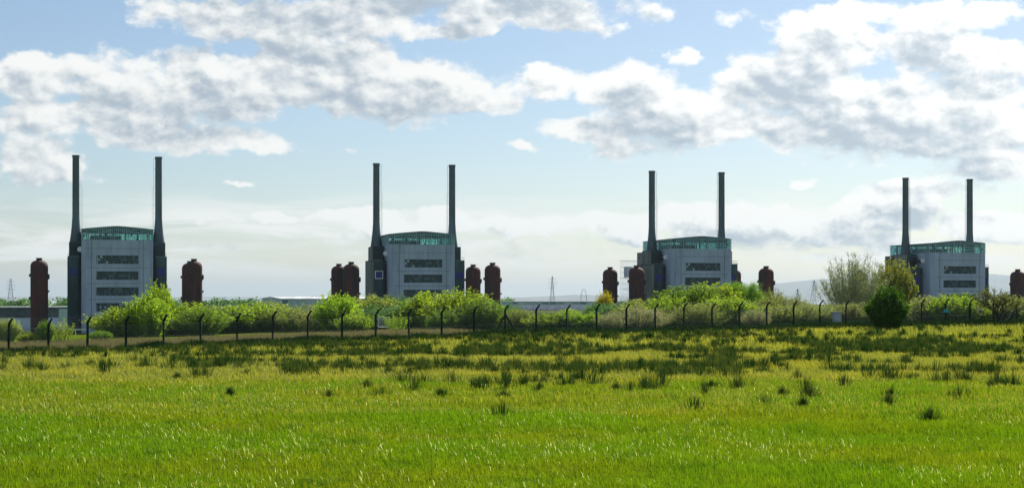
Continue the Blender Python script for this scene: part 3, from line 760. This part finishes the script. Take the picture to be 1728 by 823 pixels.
    C = np.concatenate(C); up = np.concatenate(up)
    k = 1 / max(1e-6, np.percentile(C[:, 2], 98.5)); C = C * k; C[:, 2] = np.maximum(C[:, 2], .004)
    segs = [(np.asarray(a) * k, np.asarray(b_) * k, ra, rb) for a, b_, ra, rb in segs]
    return C, up, segs
bark = mat('bush_bark', (.14, .13, .06), rough=.9, base2=(.09, .085, .045), vscale=6)
bark_d = mat('dark_bark', (.035, .03, .022), rough=.9)
bark_p = mat('pale_bark', (.26, .27, .20), rough=.9)
LM = {
 'willow': leaf_mat('willow_leaf', (.13, .24, .014), (.32, .42, .03), trans=.55, gloss=.02, rough=.5),
 'yellow': leaf_mat('yellow_leaf', (.34, .32, .015), (.48, .42, .02), trans=.5, gloss=.02, rough=.5),
 'mid': leaf_mat('hawthorn_leaf', (.08, .19, .02), (.20, .32, .035), trans=.45, gloss=.02, rough=.5),
 'twiggy': leaf_mat('bud_leaf', (.18, .25, .045), (.33, .38, .09), trans=.4, gloss=.02, rough=.5),
 'pale': leaf_mat('pale_catkin', (.22, .28, .08), (.38, .43, .15), trans=.4, gloss=.02, rough=.5),
 'blossom': leaf_mat('blossom_leaf', (.16, .24, .06), (.52, .47, .33), trans=.4, gloss=.02, rough=.5),
 'dense': leaf_mat('dark_green_leaf', (.055, .15, .05), (.13, .25, .06), trans=.35, gloss=.02, rough=.5),  # dark green foliage of the denser bushes
 'holly': leaf_mat('holly_leaf', (.010, .06, .004), (.08, .20, .010), trans=.4, gloss=.02, rough=.5),
 'olive': leaf_mat('olive_leaf', (.15, .18, .03), (.26, .28, .05), trans=.4, gloss=.02, rough=.5),
 'gnarly': leaf_mat('thorn_leaf', (.12, .15, .03), (.22, .24, .05), trans=.4, gloss=.02, rough=.5),
}
LEAF = {'willow': .048, 'twiggy': .034, 'blossom': .032, 'dense': .046, 'sapling': .05, 'fan': .017, 'thick': .050, 'bare': .010, 'olive': .022, 'round': .022, 'gnarly': .028}
cache = {}      # plants of one shape and leaf share their meshes
def plant_meshes(shape, var, leafmat, barkm):
    key = (shape, var, leafmat)
    if key not in cache:
        C, up, segs = grow(shape, 100 + var * 17 + sum(map(ord, shape)))
        rg = np.random.default_rng(var + 5)
        V, Fq = leaves_np(C, LEAF[shape], rg, .55, up * .8)
        tint = np.repeat(rg.random(len(C)), 4)
        cache[key] = (V, Fq, tint, tubes_np(segs, 3 if shape not in ('bare', 'gnarly', 'olive') else 4), [None, None])
    return cache[key]
def plant(px, ytop, wpx, D, shape, leaf, label, cat='bush', name='bush', var=0, barkm=None, rz=None, group=None, hoff=0.):
    x, y = at(px, D); z0 = gz(x, y) - .05 + hoff
    h = EYE + (HORIZON - ytop) * D / F - z0; wm_ = wpx * D / F
    V, Fq, tint, (tv, tf), ms = plant_meshes(shape, var, leaf, barkm)
    root = empty(name, (x, y, z0), 0)
    if ms[0] is None:
        c = np_mesh('crown', V, Fq, 4, LM[leaf], attr=tint, parent=root); s = np_mesh('stems' if shape in ('willow', 'twiggy', 'blossom', 'dense', 'sapling', 'fan', 'thick') else 'trunk', tv, tf, 4, barkm or bark, parent=root)
        ms[0], ms[1] = c.data, s.data
        ms.append(V[:, 0].max() - V[:, 0].min())
    else:
        c = bpy.data.objects.new('crown', ms[0]); s = bpy.data.objects.new('stems' if shape in ('willow', 'twiggy', 'blossom', 'dense', 'sapling', 'fan', 'thick') else 'trunk', ms[1])
        for o in (c, s): col.objects.link(o); o.parent = root
    wd = (np.percentile(V[:, 0], 99) - np.percentile(V[:, 0], 1))
    root.scale = (wm_ / wd, wm_ / wd * .85, h)
    root.rotation_euler.z = 0 if rz is None else rz
    return tag(root, label, cat, group)

PL = [
 (12, 541, 30, 150, 'willow', 'pale', 'pale yellowish bush at the very left edge, by the first fence post'),
 (47, 563, 26, 146, 'willow', 'willow', 'low green bush at the foot of the pale blue-grey workshop, far left'),
 (77, 545, 24, 147, 'willow', 'mid', 'small green bush in front of the leftmost tank'),
 (104, 541, 26, 141, 'sapling', 'willow', 'thin sapling between the leftmost tank and the first reactor building'),
 (168, 559, 26, 150, 'dense', 'mid', 'low dark green bush at the left foot of the first reactor wall'),
 (207, 525, 74, 166, 'willow', 'willow', 'rounded pale green bush in front of the lower windows of the leftmost reactor building'),
 (254, 507, 62, 164, 'willow', 'willow', 'large bright green bush covering the right corner of the leftmost reactor building'),
 (268, 489, 40, 168, 'willow', 'willow', 'tallest upright shoot of willow rising before the right tower of the leftmost reactor building'),
 (305, 517, 100, 170, 'willow', 'willow', 'wide yellow-topped bush below the first pair of overlapping tanks'),
 (335, 524, 60, 163, 'willow', 'mid', 'green bush right below the overlapping tanks, left of the shed'),
 (392, 524, 70, 176, 'dense', 'mid', 'dark-sided bush right of the shed roof, left end of the long hedge'),
 (425, 517, 90, 178, 'willow', 'willow', 'broad yellow-green bush left of the gabled turbine hall'),
 (456, 515, 70, 182, 'willow', 'twiggy', 'olive-green bush just left of the gable of the turbine hall'),
 (500, 519, 80, 176, 'twiggy', 'twiggy', 'brownish budding bush right below the gable of the turbine hall'),
 (536, 520, 74, 170, 'twiggy', 'pale', 'pale twiggy bush below the turbine hall windows, left of the bright willow'),
 (572, 503, 62, 160, 'willow', 'willow', 'bright tall willow below the touching pair of rusty tanks'),
 (600, 533, 46, 156, 'willow', 'willow', 'low spreading bright bush between the tall willow and the white slatted trailer'),
 (628, 506, 90, 196, 'willow', 'twiggy', 'yellow-topped bush right of the touching rusty tanks'),
 (668, 507, 90, 200, 'dense', 'dense', 'dark bush with a light top below the windows of the second reactor building'),
 (706, 510, 80, 190, 'dense', 'dense', 'darkest bush of the hedge, below the right half of the second reactor building'),
 (640, 520, 80, 190, 'dense', 'dense', 'dark bush straight behind the white trailer'),
 (667, 531, 32, 160, 'sapling', 'willow', 'small bright young tree right of the white trailer'),
 (735, 501, 80, 186, 'willow', 'willow', 'yellow-green bush before the right tower of the second reactor building'),
 (780, 497, 92, 163, 'willow', 'willow', 'big bright leafy bush before the two tanks right of the second reactor building'),
 (812, 510, 60, 158, 'willow', 'mid', 'green bush left of the braced fence post'),
 (748, 527, 40, 156, 'willow', 'mid', 'low green bush at the left foot of the big bright one'),
 (838, 514, 56, 188, 'dense', 'dense', 'dark bush just behind the braced fence post'),
 (872, 523, 50, 166, 'twiggy', 'twiggy', 'olive twiggy bush just right of the braced fence post'),
 (893, 531, 40, 170, 'dense', 'dense', 'small dark bush below the palisade fence'),
 (928, 530, 56, 160, 'willow', 'willow', 'bright green bush below the middle pylon'),
 (973, 526, 62, 160, 'willow', 'willow', 'bright green round bush below the arched gantry'),
 (1015, 516, 50, 200, 'dense', 'dense', 'grey-green bush left of the yellow one at the tank foot'),
 (1022, 498, 24, 204, 'willow', 'yellow', 'small bright yellow bush against the lone tank left of the third reactor building'),
 (1052, 515, 60, 196, 'dense', 'dense', 'grey-green bush between the two tanks left of the third reactor building'),
 (1040, 530, 46, 156, 'blossom', 'blossom', 'small pinkish blossoming bush left of the larger blossoming one'),
 (1080, 520, 68, 158, 'blossom', 'blossom', 'larger pinkish blossoming bush below the tank and scaffolding'),
 (1088, 509, 80, 190, 'willow', 'twiggy', 'yellow-olive bush behind the blossoming bush'),
 (1130, 505, 54, 182, 'willow', 'willow', 'green bush before the left tower of the third reactor building'),
 (1122, 524, 56, 164, 'twiggy', 'twiggy', 'greyish twiggy bush right of the blossoming bush'),
 (1165, 489, 84, 186, 'willow', 'mid', 'big rounded green bush before the left part of the third reactor wall'),
 (1205, 485, 80, 188, 'willow', 'willow', 'big bright bush reaching up to the lower windows of the third reactor building'),
 (1180, 514, 66, 160, 'twiggy', 'twiggy', 'olive twiggy bush at the fence below the third reactor building'),
 (1244, 479, 56, 192, 'round', 'mid', 'round-headed darker green tree at the right corner of the third reactor building'),
 (1226, 506, 66, 166, 'willow', 'willow', 'yellow-green bush under the round-headed tree'),
 (1268, 514, 56, 168, 'twiggy', 'pale', 'pale twiggy bush right of the yellow-green one, left of the tank by the hills'),
 (1276, 524, 42, 158, 'twiggy', 'blossom', 'small pinkish twiggy bush at the fence below the tank by the hills'),
 (1297, 493, 44, 200, 'twiggy', 'olive', 'thin brownish bush across the foot of the tank by the hills'),
 (1325, 502, 66, 188, 'twiggy', 'twiggy', 'broad olive bush just right of the tank by the hills'),
 (1312, 518, 60, 168, 'willow', 'twiggy', 'olive bush at the fence below the left end of the hills'),
 (1348, 514, 50, 176, 'twiggy', 'pale', 'pale yellowish bush below the shorter of the two right pylons'),
 (1376, 516, 56, 180, 'twiggy', 'pale', 'pale low bush below the taller of the two right pylons'),
 (1408, 514, 60, 190, 'twiggy', 'twiggy', 'brown twiggy bush behind the pale cabinet'),
 (1446, 513, 60, 182, 'twiggy', 'twiggy', 'brown twiggy bush under the large bare tree'),
 (1545, 515, 50, 176, 'willow', 'pale', 'pale yellow bush right of the dark evergreen'),
 (1568, 505, 54, 170, 'willow', 'pale', 'pale yellow-green bush at the left foot of the rightmost reactor building'),
 (1610, 501, 62, 168, 'willow', 'willow', 'bright yellow-green bush below the windows of the rightmost reactor building'),
 (1590, 512, 60, 176, 'twiggy', 'twiggy', 'olive bush between the two bright ones before the rightmost reactor building'),
 (1643, 511, 46, 172, 'willow', 'willow', 'bright bush at the right end of the rightmost reactor wall, behind the warning sign'),
 (1708, 505, 60, 172, 'willow', 'pale', 'pale bush at the right edge of the picture'),
]
for i, (px, yt, wp, D, sh, lf, lab) in enumerate(PL):
    plant(px, yt + 1, wp * 1.38, D, sh, lf, lab, var=i % 4 if sh == 'willow' else i % 3, rz=(i * 2.4) % 6.28, group='bushes growing behind the security fence', name='sapling' if sh == 'sapling' else ('round_tree' if sh == 'round' else 'bush'), cat='tree' if sh in ('sapling', 'round') else 'bush')
plant(1441, 440, 104, 205, 'fan', 'pale', 'large nearly bare tree with many fine pale branches, right of the pylons', 'tree', 'bare_tree', barkm=bark_p, var=1)
plant(1508, 452, 64, 212, 'willow', 'olive', 'olive-leaved tree behind the dark evergreen, before the left tower of the rightmost reactor building', 'tree', 'leafy_tree')
plant(1684, 489, 74, 160, 'gnarly', 'gnarly', 'gnarled dark-limbed thorn tree near the right edge by the last fence posts', 'tree', 'thorn_tree', barkm=bark_d)
plant(1498, 494, 60, 147, 'thick', 'holly', 'dark green dense evergreen bush standing in front of the fence', 'bush', 'evergreen_bush', var=2)

# distant tree line beyond the site, on the left
def far_wood():
    rg = np.random.default_rng(11); C = []
    for k in range(420):
        px = rg.uniform(-80, 860); D = rg.uniform(1300, 2600); x, y = at(px, D); z = gz(x, y); r = rg.uniform(3, 7)
        c = rg.normal(size=(70, 3)) * np.array([r, r, r * .55]) * .55 + np.array([x, y, z + r * .7]); C.append(c)
    C = np.concatenate(C); V, Fq = leaves_np(C, 2.4, rg, .8)
    o = np_mesh('far_woodland', V, Fq, 4, LM['dense'], attr=np.repeat(rg.random(len(C)), 4)); return tag(o, 'thin line of distant trees and hedges on the plain before the water', 'woodland', kind='stuff')
far_wood()

# ------------------------------------------------------------------ small things behind the fence
def small_box_thing():
    # white open-slatted trailer
    x, y = at(648, 172); t = empty('slatted_trailer', (x, y, gz(x, y)), .1); ft = MB()
    W = .62; H = .62
    for sx in (-1, 1):
        for sy in (-.5, .5): ft.bar((sx * W, sy, .3), (sx * W, sy, 1.25), .035)
    ft.bar((-W, -.5, 1.25), (W, -.5, 1.25), .045); ft.bar((-W, .5, 1.25), (W, .5, 1.25), .045)
    for z in (.5, .7, .9, 1.08): ft.box(-W, W, -.52, -.49, z - .03, z + .03)
    ft.box(-W, W, -.5, .5, .26, .32); ft.build('frame', white_m, t)
    for s in (-1, 1):
        w_ = MB().lathe([(.26, -.08), (.26, .08)], n=16).build('wheel', dark_m, t); w_.rotation_euler = (0, R(90), 0); w_.location = (s * (W + .12), 0, .24)
    t.scale = (1, 1, 1.1); tag(t, 'white slatted trailer half hidden behind the fence in front of the dark bushes', 'trailer')
    # low white rail and pipe
    x, y = at(118, 205); t = empty('pipe_rail', (x, y, gz(x, y)), .02); b = MB(); b.bar((-2.4, 0, .95), (2.4, 0, .95), .06, 8); b.build('rail', white_m, t)
    b = MB()
    for k in range(4): b.bar((-2.2 + k * 1.45, 0, -.2), (-2.2 + k * 1.45, 0, .9), .04, 6)
    b.build('supports', white_m, t); tag(t, 'low white pipe rail in front of the leftmost reactor building', 'rail')
    # pale cabinet
    x, y = at(1412, 170); t = empty('utility_cabinet', (x, y, gz(x, y)), .1)
    MB().box(-.42, .42, -.3, .3, -.1, 1.15).build('body', mat('pale_grey_paint', (.28, .31, .36), rough=.5), t)
    MB().box(-.47, .47, -.36, .36, 1.152, 1.24).build('lid', mat('grey_lid', (.2, .24, .28), rough=.5), t)
    MB().box(-.38, .38, -.325, -.302, .0, 1.05).build('door', mat('pale_door', (.34, .38, .44), rough=.5), t)
    tag(t, 'pale grey utility cabinet standing behind the fence below the large bare tree', 'cabinet')
small_box_thing()

# ------------------------------------------------------------------ security fence
post_m = mat('dark_green_post', (.006, .018, .013), rough=.8, base2=(.010, .022, .017), vscale=3, spec=.1)
wire_m = mat('fence_wire', (.20, .23, .19), rough=.85, spec=.1)
fence = empty('security_fence', (FX0, FY0, 0))
def fpos(u): return u * FSX, u * FSY, gz(FX0 + u * FSX, FY0 + u * FSY)
ndir = Vector((FSY, -FSX, 0)).normalized()      # towards the field
pr = random.Random(4)
UMIN, UMAX = -6, 36
tops = {}
for u in range(UMIN, UMAX + 1):
    x, y, z = fpos(u); lean = Vector((pr.uniform(-.03, .03), pr.uniform(-.03, .03), 0))
    b = MB(); a0 = Vector((x, y, z - .3)); a1 = Vector((x, y, z + 2.2 + pr.uniform(-.04, .04))) + lean
    # the crank bends out over the field; seen from here it leans right
    a15 = a1 + Vector((0, 0, .16)) + (ndir * .5 + Vector((1, .4, 0)).normalized() * .5) * .10
    a2 = a1 + Vector((0, 0, .52)) + (ndir * .5 + Vector((1, .4, 0)).normalized() * .5) * .50
    b.bar(a0, a1, .10, 4); b.bar(a1 - Vector((0, 0, .02)), a15, .095, 4); b.bar(a15, a2, .09, 4, r2=.075)
    b.build('post', post_m, fence); tops[u] = (a0, a1, a2)
for ub, dirs in ((13, (-1, 1)), (32, (-1,)), (31.99, ())):
    for s in dirs:
        u0 = ub; x, y, z = fpos(u0); x2, y2, z2 = fpos(u0 + s * .42)
        MB().bar((x, y, z + 1.85), (x2, y2, z2 - .2), .095, 4).build('brace', post_m, fence)
# post 32/33 strut at the right
x, y, z = fpos(31.3); x2, y2, z2 = fpos(32.6); MB().bar((x2, y2, z2 + 2.3), (x, y, z - .1), .08, 4).build('brace', post_m, fence)
mesh = MB()
for u in range(UMIN, UMAX):
    a0, a1, a2 = tops[u]; b0, b1, b2 = tops[u + 1]; d = (b0 - a0); zb = .35
    off_ = ndir * .07
    H = 1.95
    for k in range(-13, 20):        # diamond wires at 15 cm
        for sgn in (1, -1):
            x0 = k * .158; x1 = x0 + H; 
            if sgn < 0: x0, x1 = x1, x0
            # clip to bay 0..FL
            z0_, z1_ = 0., H
            def clip(xa, za, xb, zb_):
                t0, t1 = 0., 1.
                dx_ = xb - xa
                for lim, s_ in ((0, 1), (FL, -1)):
                    va = s_ * (xa - lim); vb = s_ * (xb - lim)
                    if va < 0 and vb < 0: return None
                    if va < 0: t0 = max(t0, va / (va - vb))
                    if vb < 0: t1 = min(t1, va / (va - vb))
                if t1 - t0 < .02: return None
                return (xa + dx_ * t0, za + (zb_ - za) * t0, xa + dx_ * t1, za + (zb_ - za) * t1)
            c = clip(x0, z0_, x1, z1_)
            if not c: continue
            p = a0 + d * (c[0] / FL) + Vector((0, 0, zb + c[1])) + off_; q = a0 + d * (c[2] / FL) + Vector((0, 0, zb + c[3])) + off_
            mesh.bar(p, q, .005, 3)
mesh.build('chain_link_mesh', wire_m, fence)
bw = MB()
for u in range(UMIN, UMAX):
    a0, a1, a2 = tops[u]; b0, b1, b2 = tops[u + 1]
    for k in (0.1, .5, .95): bw.bar(a1.lerp(a2, k), b1.lerp(b2, k), .005, 3)
    for h_ in (.4, 1.3, 2.25): bw.bar(a0 + Vector((0, 0, h_)), b0 + Vector((0, 0, h_)), .005, 3)
bw.build('barbed_wire', wire_m, fence)
# teal lamp cap on a post, warning sign on the mesh
x, y, z = fpos(29); MB().box(x - .42, x + .42, y - .22, y - .12, z + 1.28, z + 1.36).box(x - .2, x + .2, y - .24, y - .121, z + 1.362, z + 1.62).build('teal_bracket', mat('teal_plastic', (.02, .33, .33), rough=.4), fence)
sx_, sy_, sz_ = fpos(30.4)
sg = empty('warning_sign', (FX0 + sx_, FY0 + sy_ - .25, sz_ + 1.15), math.atan2(FSY, FSX)); MB().box(-.24, .24, -.02, .0, 0, .62).build('plate', white_m, sg)
MB().box(-.20, .20, -.026, -.022, .04, .30).build('red_field', mat('faded_red', (.28, .06, .05), rough=.5), sg)
tag(sg, 'small white and red warning sign wired to the fence near the right end', 'sign')
tag(fence, 'long dark post and wire security fence with cranked tops crossing the whole field edge', 'fence')

# ------------------------------------------------------------------ grass, rushes, weeds
def blades(XY, h, w, rg, lean=.35, seg=2, tint=None, wind=(-.12, -.05)):
    """curved tapering blades; returns V,F(tri),tint"""
    N = len(XY); z = ground(XY[:, 0], XY[:, 1]) - .02
    th = rg.uniform(0, 2 * math.pi, N); ph = rg.uniform(0, 2 * math.pi, N); ln = np.abs(rg.normal(size=N)) * lean
    side = np.stack([np.cos(th), np.sin(th), np.zeros(N)], 1) * (w * .5)[:, None]
    dr = np.stack([np.cos(ph), np.sin(ph)], 1) * (ln * h)[:, None] + np.array(wind) * h[:, None]
    B = np.stack([XY[:, 0], XY[:, 1], z], 1)
    M = B + np.concatenate([dr * .35, (h * .6)[:, None]], 1); T = B + np.concatenate([dr, (h * (1 - .25 * np.minimum(ln, 1.5)))[:, None]], 1)
    V = np.stack([B - side, B + side, M + side * .8, M - side * .8, T], 1).reshape(-1, 3)
    b = np.arange(N)[:, None] * 5
    Fc = np.concatenate([b + np.array([[0, 1, 2]]), b + np.array([[0, 2, 3]]), b + np.array([[3, 2, 4]])], 0)
    tt = rg.random(N) if tint is None else tint
    return V, Fc, np.repeat(tt, 5)
def scatter(n, y0, y1, rg, margin=1.16, power=1.0):
    """uniform over the ground wedge the lens can see, with room to both sides"""
    y = np.sqrt(rg.uniform(y0 ** 2, y1 ** 2, n)); x = rg.uniform(-1, 1, n) * (.32 * margin * y + 1.5)
    return np.stack([x, y], 1)
g_front = leaf_mat('pasture_grass', (.068, .168, .004), (.14, .235, .006), trans=.5, gloss=.004, rough=.4, patch=((.11, .165, .004), (.19, .23, .008)), deep=((.020, .075, .004), (.05, .125, .006)), pscale=.11, tint_rand=False)
g_glint = leaf_mat('pale_glint_blades', (.42, .48, .20), (.70, .72, .46), trans=.5, gloss=.0, rough=.5, tint_rand=False)  # no gloss: the glint is put into the pale colour
g_rush = leaf_mat('rush_stems', (.010, .050, .008), (.115, .145, .030), trans=.2, gloss=.01, rough=.5, tint_rand=False)
g_verge = leaf_mat('verge_weeds', (.010, .034, .010), (.030, .065, .014), trans=.12, gloss=.01, rough=.5, tint_rand=False)
g_pink = leaf_mat('dead_grass', (.16, .115, .08), (.19, .20, .09), trans=.3, gloss=.01, rough=.5, tint_rand=False)
rg = np.random.default_rng(21)
parts = []
for (n, y0, y1, hh, ww) in ((150000, 29, 48, .14, .013), (200000, 45, 76, .16, .018)):
    XY = scatter(n, y0, y1, rg, margin=1.16)
    u, t = fence_ut(XY[:, 0], XY[:, 1]); XY = XY[t < 22]
    cl = fbm(XY[:, 0] / .9, XY[:, 1] / .9, 31); cl2 = fbm(XY[:, 0] / 6, XY[:, 1] / 6, 41)
    h = hh * (.55 + 1.0 * cl + .35 * cl2) * rg.uniform(.6, 1.3, len(XY)); w_ = ww * rg.uniform(.6, 1.3, len(XY))
    parts.append(blades(XY, h, w_, rg, lean=.5, tint=np.clip(cl * .7 + rg.random(len(XY)) * .5 - .1, 0, 1)))
def join(parts):
    Vs, Fs, Ts = [], [], []; o = 0
    for V, Fc, T in parts: Vs.append(V); Fs.append(Fc + o); Ts.append(T); o += len(V)
    return np.concatenate(Vs), np.concatenate(Fs), np.concatenate(Ts)
V, Fc, T = join(parts)
tag(np_mesh('pasture_grass', V, Fc, 3, g_front, attr=T), 'bright green pasture grass covering the whole foreground field', 'grass', kind='stuff')
g_rough = leaf_mat('rough_pasture_grass', (.13, .16, .018), (.24, .25, .05), trans=.5, gloss=.02, rough=.4, patch=((.19, .20, .016), (.31, .30, .05)), pscale=.16, tint_rand=False)
parts = []
for (n, y0, y1, hh, ww) in ((40000, 52, 74, .17, .024), (230000, 72, 110, .21, .030), (110000, 110, 175, .24, .05)):
    XY = scatter(n, y0, y1, rg)
    u, t = fence_ut(XY[:, 0], XY[:, 1]); XY = XY[(t < -2.5)]
    cl = fbm(XY[:, 0] / 1.3, XY[:, 1] / 1.3, 31); cl2 = fbm(XY[:, 0] / 6, XY[:, 1] / 6, 41)
    h = hh * (.45 + 1.2 * cl + .45 * cl2) * rg.uniform(.6, 1.3, len(XY)); w_ = ww * rg.uniform(.6, 1.3, len(XY))
    parts.append(blades(XY, h, w_, rg, lean=.5, tint=np.clip(cl * .7 + rg.random(len(XY)) * .5 - .1, 0, 1)))
V, Fc, T = join(parts)
tag(np_mesh('rough_grass', V, Fc, 3, g_rough, attr=T), 'yellowish rough grass between the rush beds in the far half of the field', 'grass', kind='stuff')
# pale dry blades, matt, their light colour painted in for sun glints
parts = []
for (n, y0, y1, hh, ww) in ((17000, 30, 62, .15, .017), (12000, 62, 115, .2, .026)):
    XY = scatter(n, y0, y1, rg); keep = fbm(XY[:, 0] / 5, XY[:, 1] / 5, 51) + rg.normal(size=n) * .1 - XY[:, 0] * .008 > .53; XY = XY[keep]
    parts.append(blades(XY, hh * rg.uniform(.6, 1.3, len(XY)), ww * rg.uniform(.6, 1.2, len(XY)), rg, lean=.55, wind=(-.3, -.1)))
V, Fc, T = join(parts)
tag(np_mesh('pale_glint_blades', V, Fc, 3, g_glint, attr=T), 'pale dry grass blades and seed stalks coloured as glints, scattered through the near grass', 'grass', kind='stuff')

# rush beds: clumps chosen by where they grow in the photographed field
def rush_weight(x, y):
    px = 864 + F * x / y; py = HORIZON + (EYE - ground(x, y)) * F / y
    st = fbm(x / 9, y / 4.5, 61); sm = fbm(x / 2.5, y / 2.5, 71)
    base = np.interp(py, [553, 560, 575, 590, 628, 645, 670, 700, 730], [.0, .10, .55, .85, .80, .22, .06, .01, .0])
    left = np.interp(px, [-200, 100, 400, 620, 900, 1100, 1900], [.35, .40, .62, .85, 1.0, 1.15, 1.1])
    lowl = np.where((px < 700) & (py > 640), .3, 1.0)
    return base * left * lowl * sstep((st * .65 + sm * .35 - .45) / .12) 
def clump(x, y, h, n, rg, spread=.2):
    r = np.abs(rg.normal(size=n)) * spread; a = rg.uniform(0, 2 * math.pi, n)
    XY = np.stack([x + r * np.cos(a), y + r * np.sin(a)], 1)
    N = n; z = ground(XY[:, 0], XY[:, 1]) - .03
    hh = h * rg.uniform(.6, 1.1, n) * (1 - .35 * np.minimum(r / (spread * 2), 1))
    out = np.stack([np.cos(a), np.sin(a)], 1) * (r / spread * .16 + .05)[:, None] * h + rg.normal(size=(n, 2)) * .05 * h
    th = rg.uniform(0, 2 * math.pi, n); w = rg.uniform(.5, 1, n)
    return XY, hh, out, th
def rush_mesh(cl, rg, width):
    XYs, Hs, Os, Ws = [], [], [], []
    for (x, y, h, n, sp) in cl:
        XY, hh, out, th = clump(x, y, h, n, rg, sp); XYs.append(XY); Hs.append(hh); Os.append(out); Ws.append(np.full(n, width * max(.8, y / 80)))
    XY = np.concatenate(XYs); h = np.concatenate(Hs); out = np.concatenate(Os); w = np.concatenate(Ws); N = len(XY)
    th = rg.uniform(0, 2 * math.pi, N); side = np.stack([np.cos(th), np.sin(th), 0 * th], 1) * (w * .5)[:, None]
    B = np.stack([XY[:, 0], XY[:, 1], ground(XY[:, 0], XY[:, 1]) - .03], 1); M = B + np.concatenate([out * .45, (h * .6)[:, None]], 1); T = B + np.concatenate([out, h[:, None]], 1)
    V = np.stack([B - side, B + side, M + side, M - side, T], 1).reshape(-1, 3); b = np.arange(N)[:, None] * 5
    Fc = np.concatenate([b + np.array([[0, 1, 2]]), b + np.array([[0, 2, 3]]), b + np.array([[3, 2, 4]])], 0)
    cr = np.concatenate([np.full(len(a), q) for a, q in zip(XYs, rg.random(len(XYs)) ** 1.6)])       # each clump has its own green
    return V, Fc, np.repeat(cr * .75 + rg.random(N) * .25, 5)
rg = np.random.default_rng(33)
cand = scatter(11000, 50, 150, rg); wt = rush_weight(cand[:, 0], cand[:, 1]); u, t = fence_ut(cand[:, 0], cand[:, 1])
sel = cand[(rg.random(len(cand)) < wt) & (t < -3)]
cl = [(x, y, rg.uniform(.42, .90), 60, rg.uniform(.14, .34)) for x, y in sel]
V, Fc, T = rush_mesh(cl, rg, .026)
tag(np_mesh('rush_beds', V, Fc, 3, g_rush, attr=T), 'dark green beds of rushes running in broken bands across the far half of the field', 'rushes', kind='stuff')
# rush clumps that stand on their own
SOLO = [(1568, 713, 34, 'dark spiky rush clump standing alone low on the right, largest in the near grass'),
        (1500, 683, 30, None), (1320, 670, 22, None), (620, 655, 24, None), (555, 668, 20, None), (388, 668, 16, None), (745, 668, 30, None), (850, 672, 26, None),
        (1200, 655, 26, None), (1355, 690, 16, None), (1672, 655, 20, None), (962, 628, 26, None), (300, 640, 22, None), (1040, 660, 20, None)]
for px, py, wp, lab in SOLO:
    D = EYE * F / (py - HORIZON); x, y = at(px, D)
    V, Fc, T = rush_mesh([(x, y, .66 if lab else .50, 260, wp * D / F * .24)], rg, .014)
    c0 = np.array([x, y, gz(x, y)]); o = np_mesh('rush_clump', V - c0, Fc, 3, g_rush, attr=T); o.location = c0
    tag(o, lab or 'small dark rush clump standing apart in the lighter grass just below the rush beds', 'rush clump', 'solitary rush clumps in the pasture')
# dark weedy verge before the fence; dead pinkish grass behind its left half
n = 90000; uu = rg.uniform(-9, 39, n); tt = 1.2 - np.abs(rg.normal(size=n)) * 3.0
X_ = FX0 + uu * FSX - tt * FSY / FL * 1.0; Y_ = FY0 + uu * FSY + tt * FSX / FL
XY = np.stack([X_, Y_], 1); XY = XY[(fbm(XY[:, 0] / 2.2, XY[:, 1] / 2.2, 81) + rg.normal(size=n) * .05) > .40]
cl_ = fbm(XY[:, 0] / 1.6, XY[:, 1] / 1.6, 91)
V, Fc, T = blades(XY, .62 * (.35 + 1.0 * cl_) * rg.uniform(.6, 1.2, len(XY)), .06 * rg.uniform(.6, 1.3, len(XY)), rg, lean=.35)
tag(np_mesh('verge_weeds', V, Fc, 3, g_verge, attr=T), 'dark green strip of nettles and weeds along the foot of the fence', 'weeds', kind='stuff')
n = 90000; uu = rg.uniform(-9, 13, n); tt = rg.uniform(.2, 16, n)
X_ = FX0 + uu * FSX - tt * FSY / FL; Y_ = FY0 + uu * FSY + tt * FSX / FL; XY = np.stack([X_, Y_], 1)
V, Fc, T = blades(XY, .48 * rg.uniform(.5, 1.2, len(XY)), .045 * rg.uniform(.6, 1.3, len(XY)), rg, lean=.3)
tag(np_mesh('dead_grass', V, Fc, 3, g_pink, attr=T), 'pinkish brown dead grass behind the left half of the fence', 'dry grass', kind='stuff')
n = 50000; uu = rg.uniform(14, 40, n); tt = rg.uniform(.2, 30, n)
X_ = FX0 + uu * FSX - tt * FSY / FL; Y_ = FY0 + uu * FSY + tt * FSX / FL; XY = np.stack([X_, Y_], 1)
V, Fc, T = blades(XY, .4 * rg.uniform(.5, 1.2, len(XY)), .06 * rg.uniform(.6, 1.3, len(XY)), rg, lean=.3)
tag(np_mesh('undergrowth', V, Fc, 3, g_verge, attr=T), 'green undergrowth between the bushes behind the right half of the fence', 'undergrowth', kind='stuff')

# ------------------------------------------------------------------ haze
HAZE = 2.6e-5
if HAZE:
    hb = MB().box(-59000, 59000, -500, 81000, -92.5, 620); hz = bpy.data.materials.new('air_haze'); hz.use_nodes = True; t = NT(hz.node_tree); t.n.clear()
    pv = t.n.new('ShaderNodeVolumePrincipled'); pv.inputs['Color'].default_value = (.44, .55, .66, 1); pv.inputs['Density'].default_value = HAZE; pv.inputs['Anisotropy'].default_value = .3
    o = t.n.new('ShaderNodeOutputMaterial'); t.l.new(pv.outputs[0], o.inputs['Volume'])
    tag(hb.build('haze', hz), 'pale summer haze in the air', 'haze', kind='stuff')
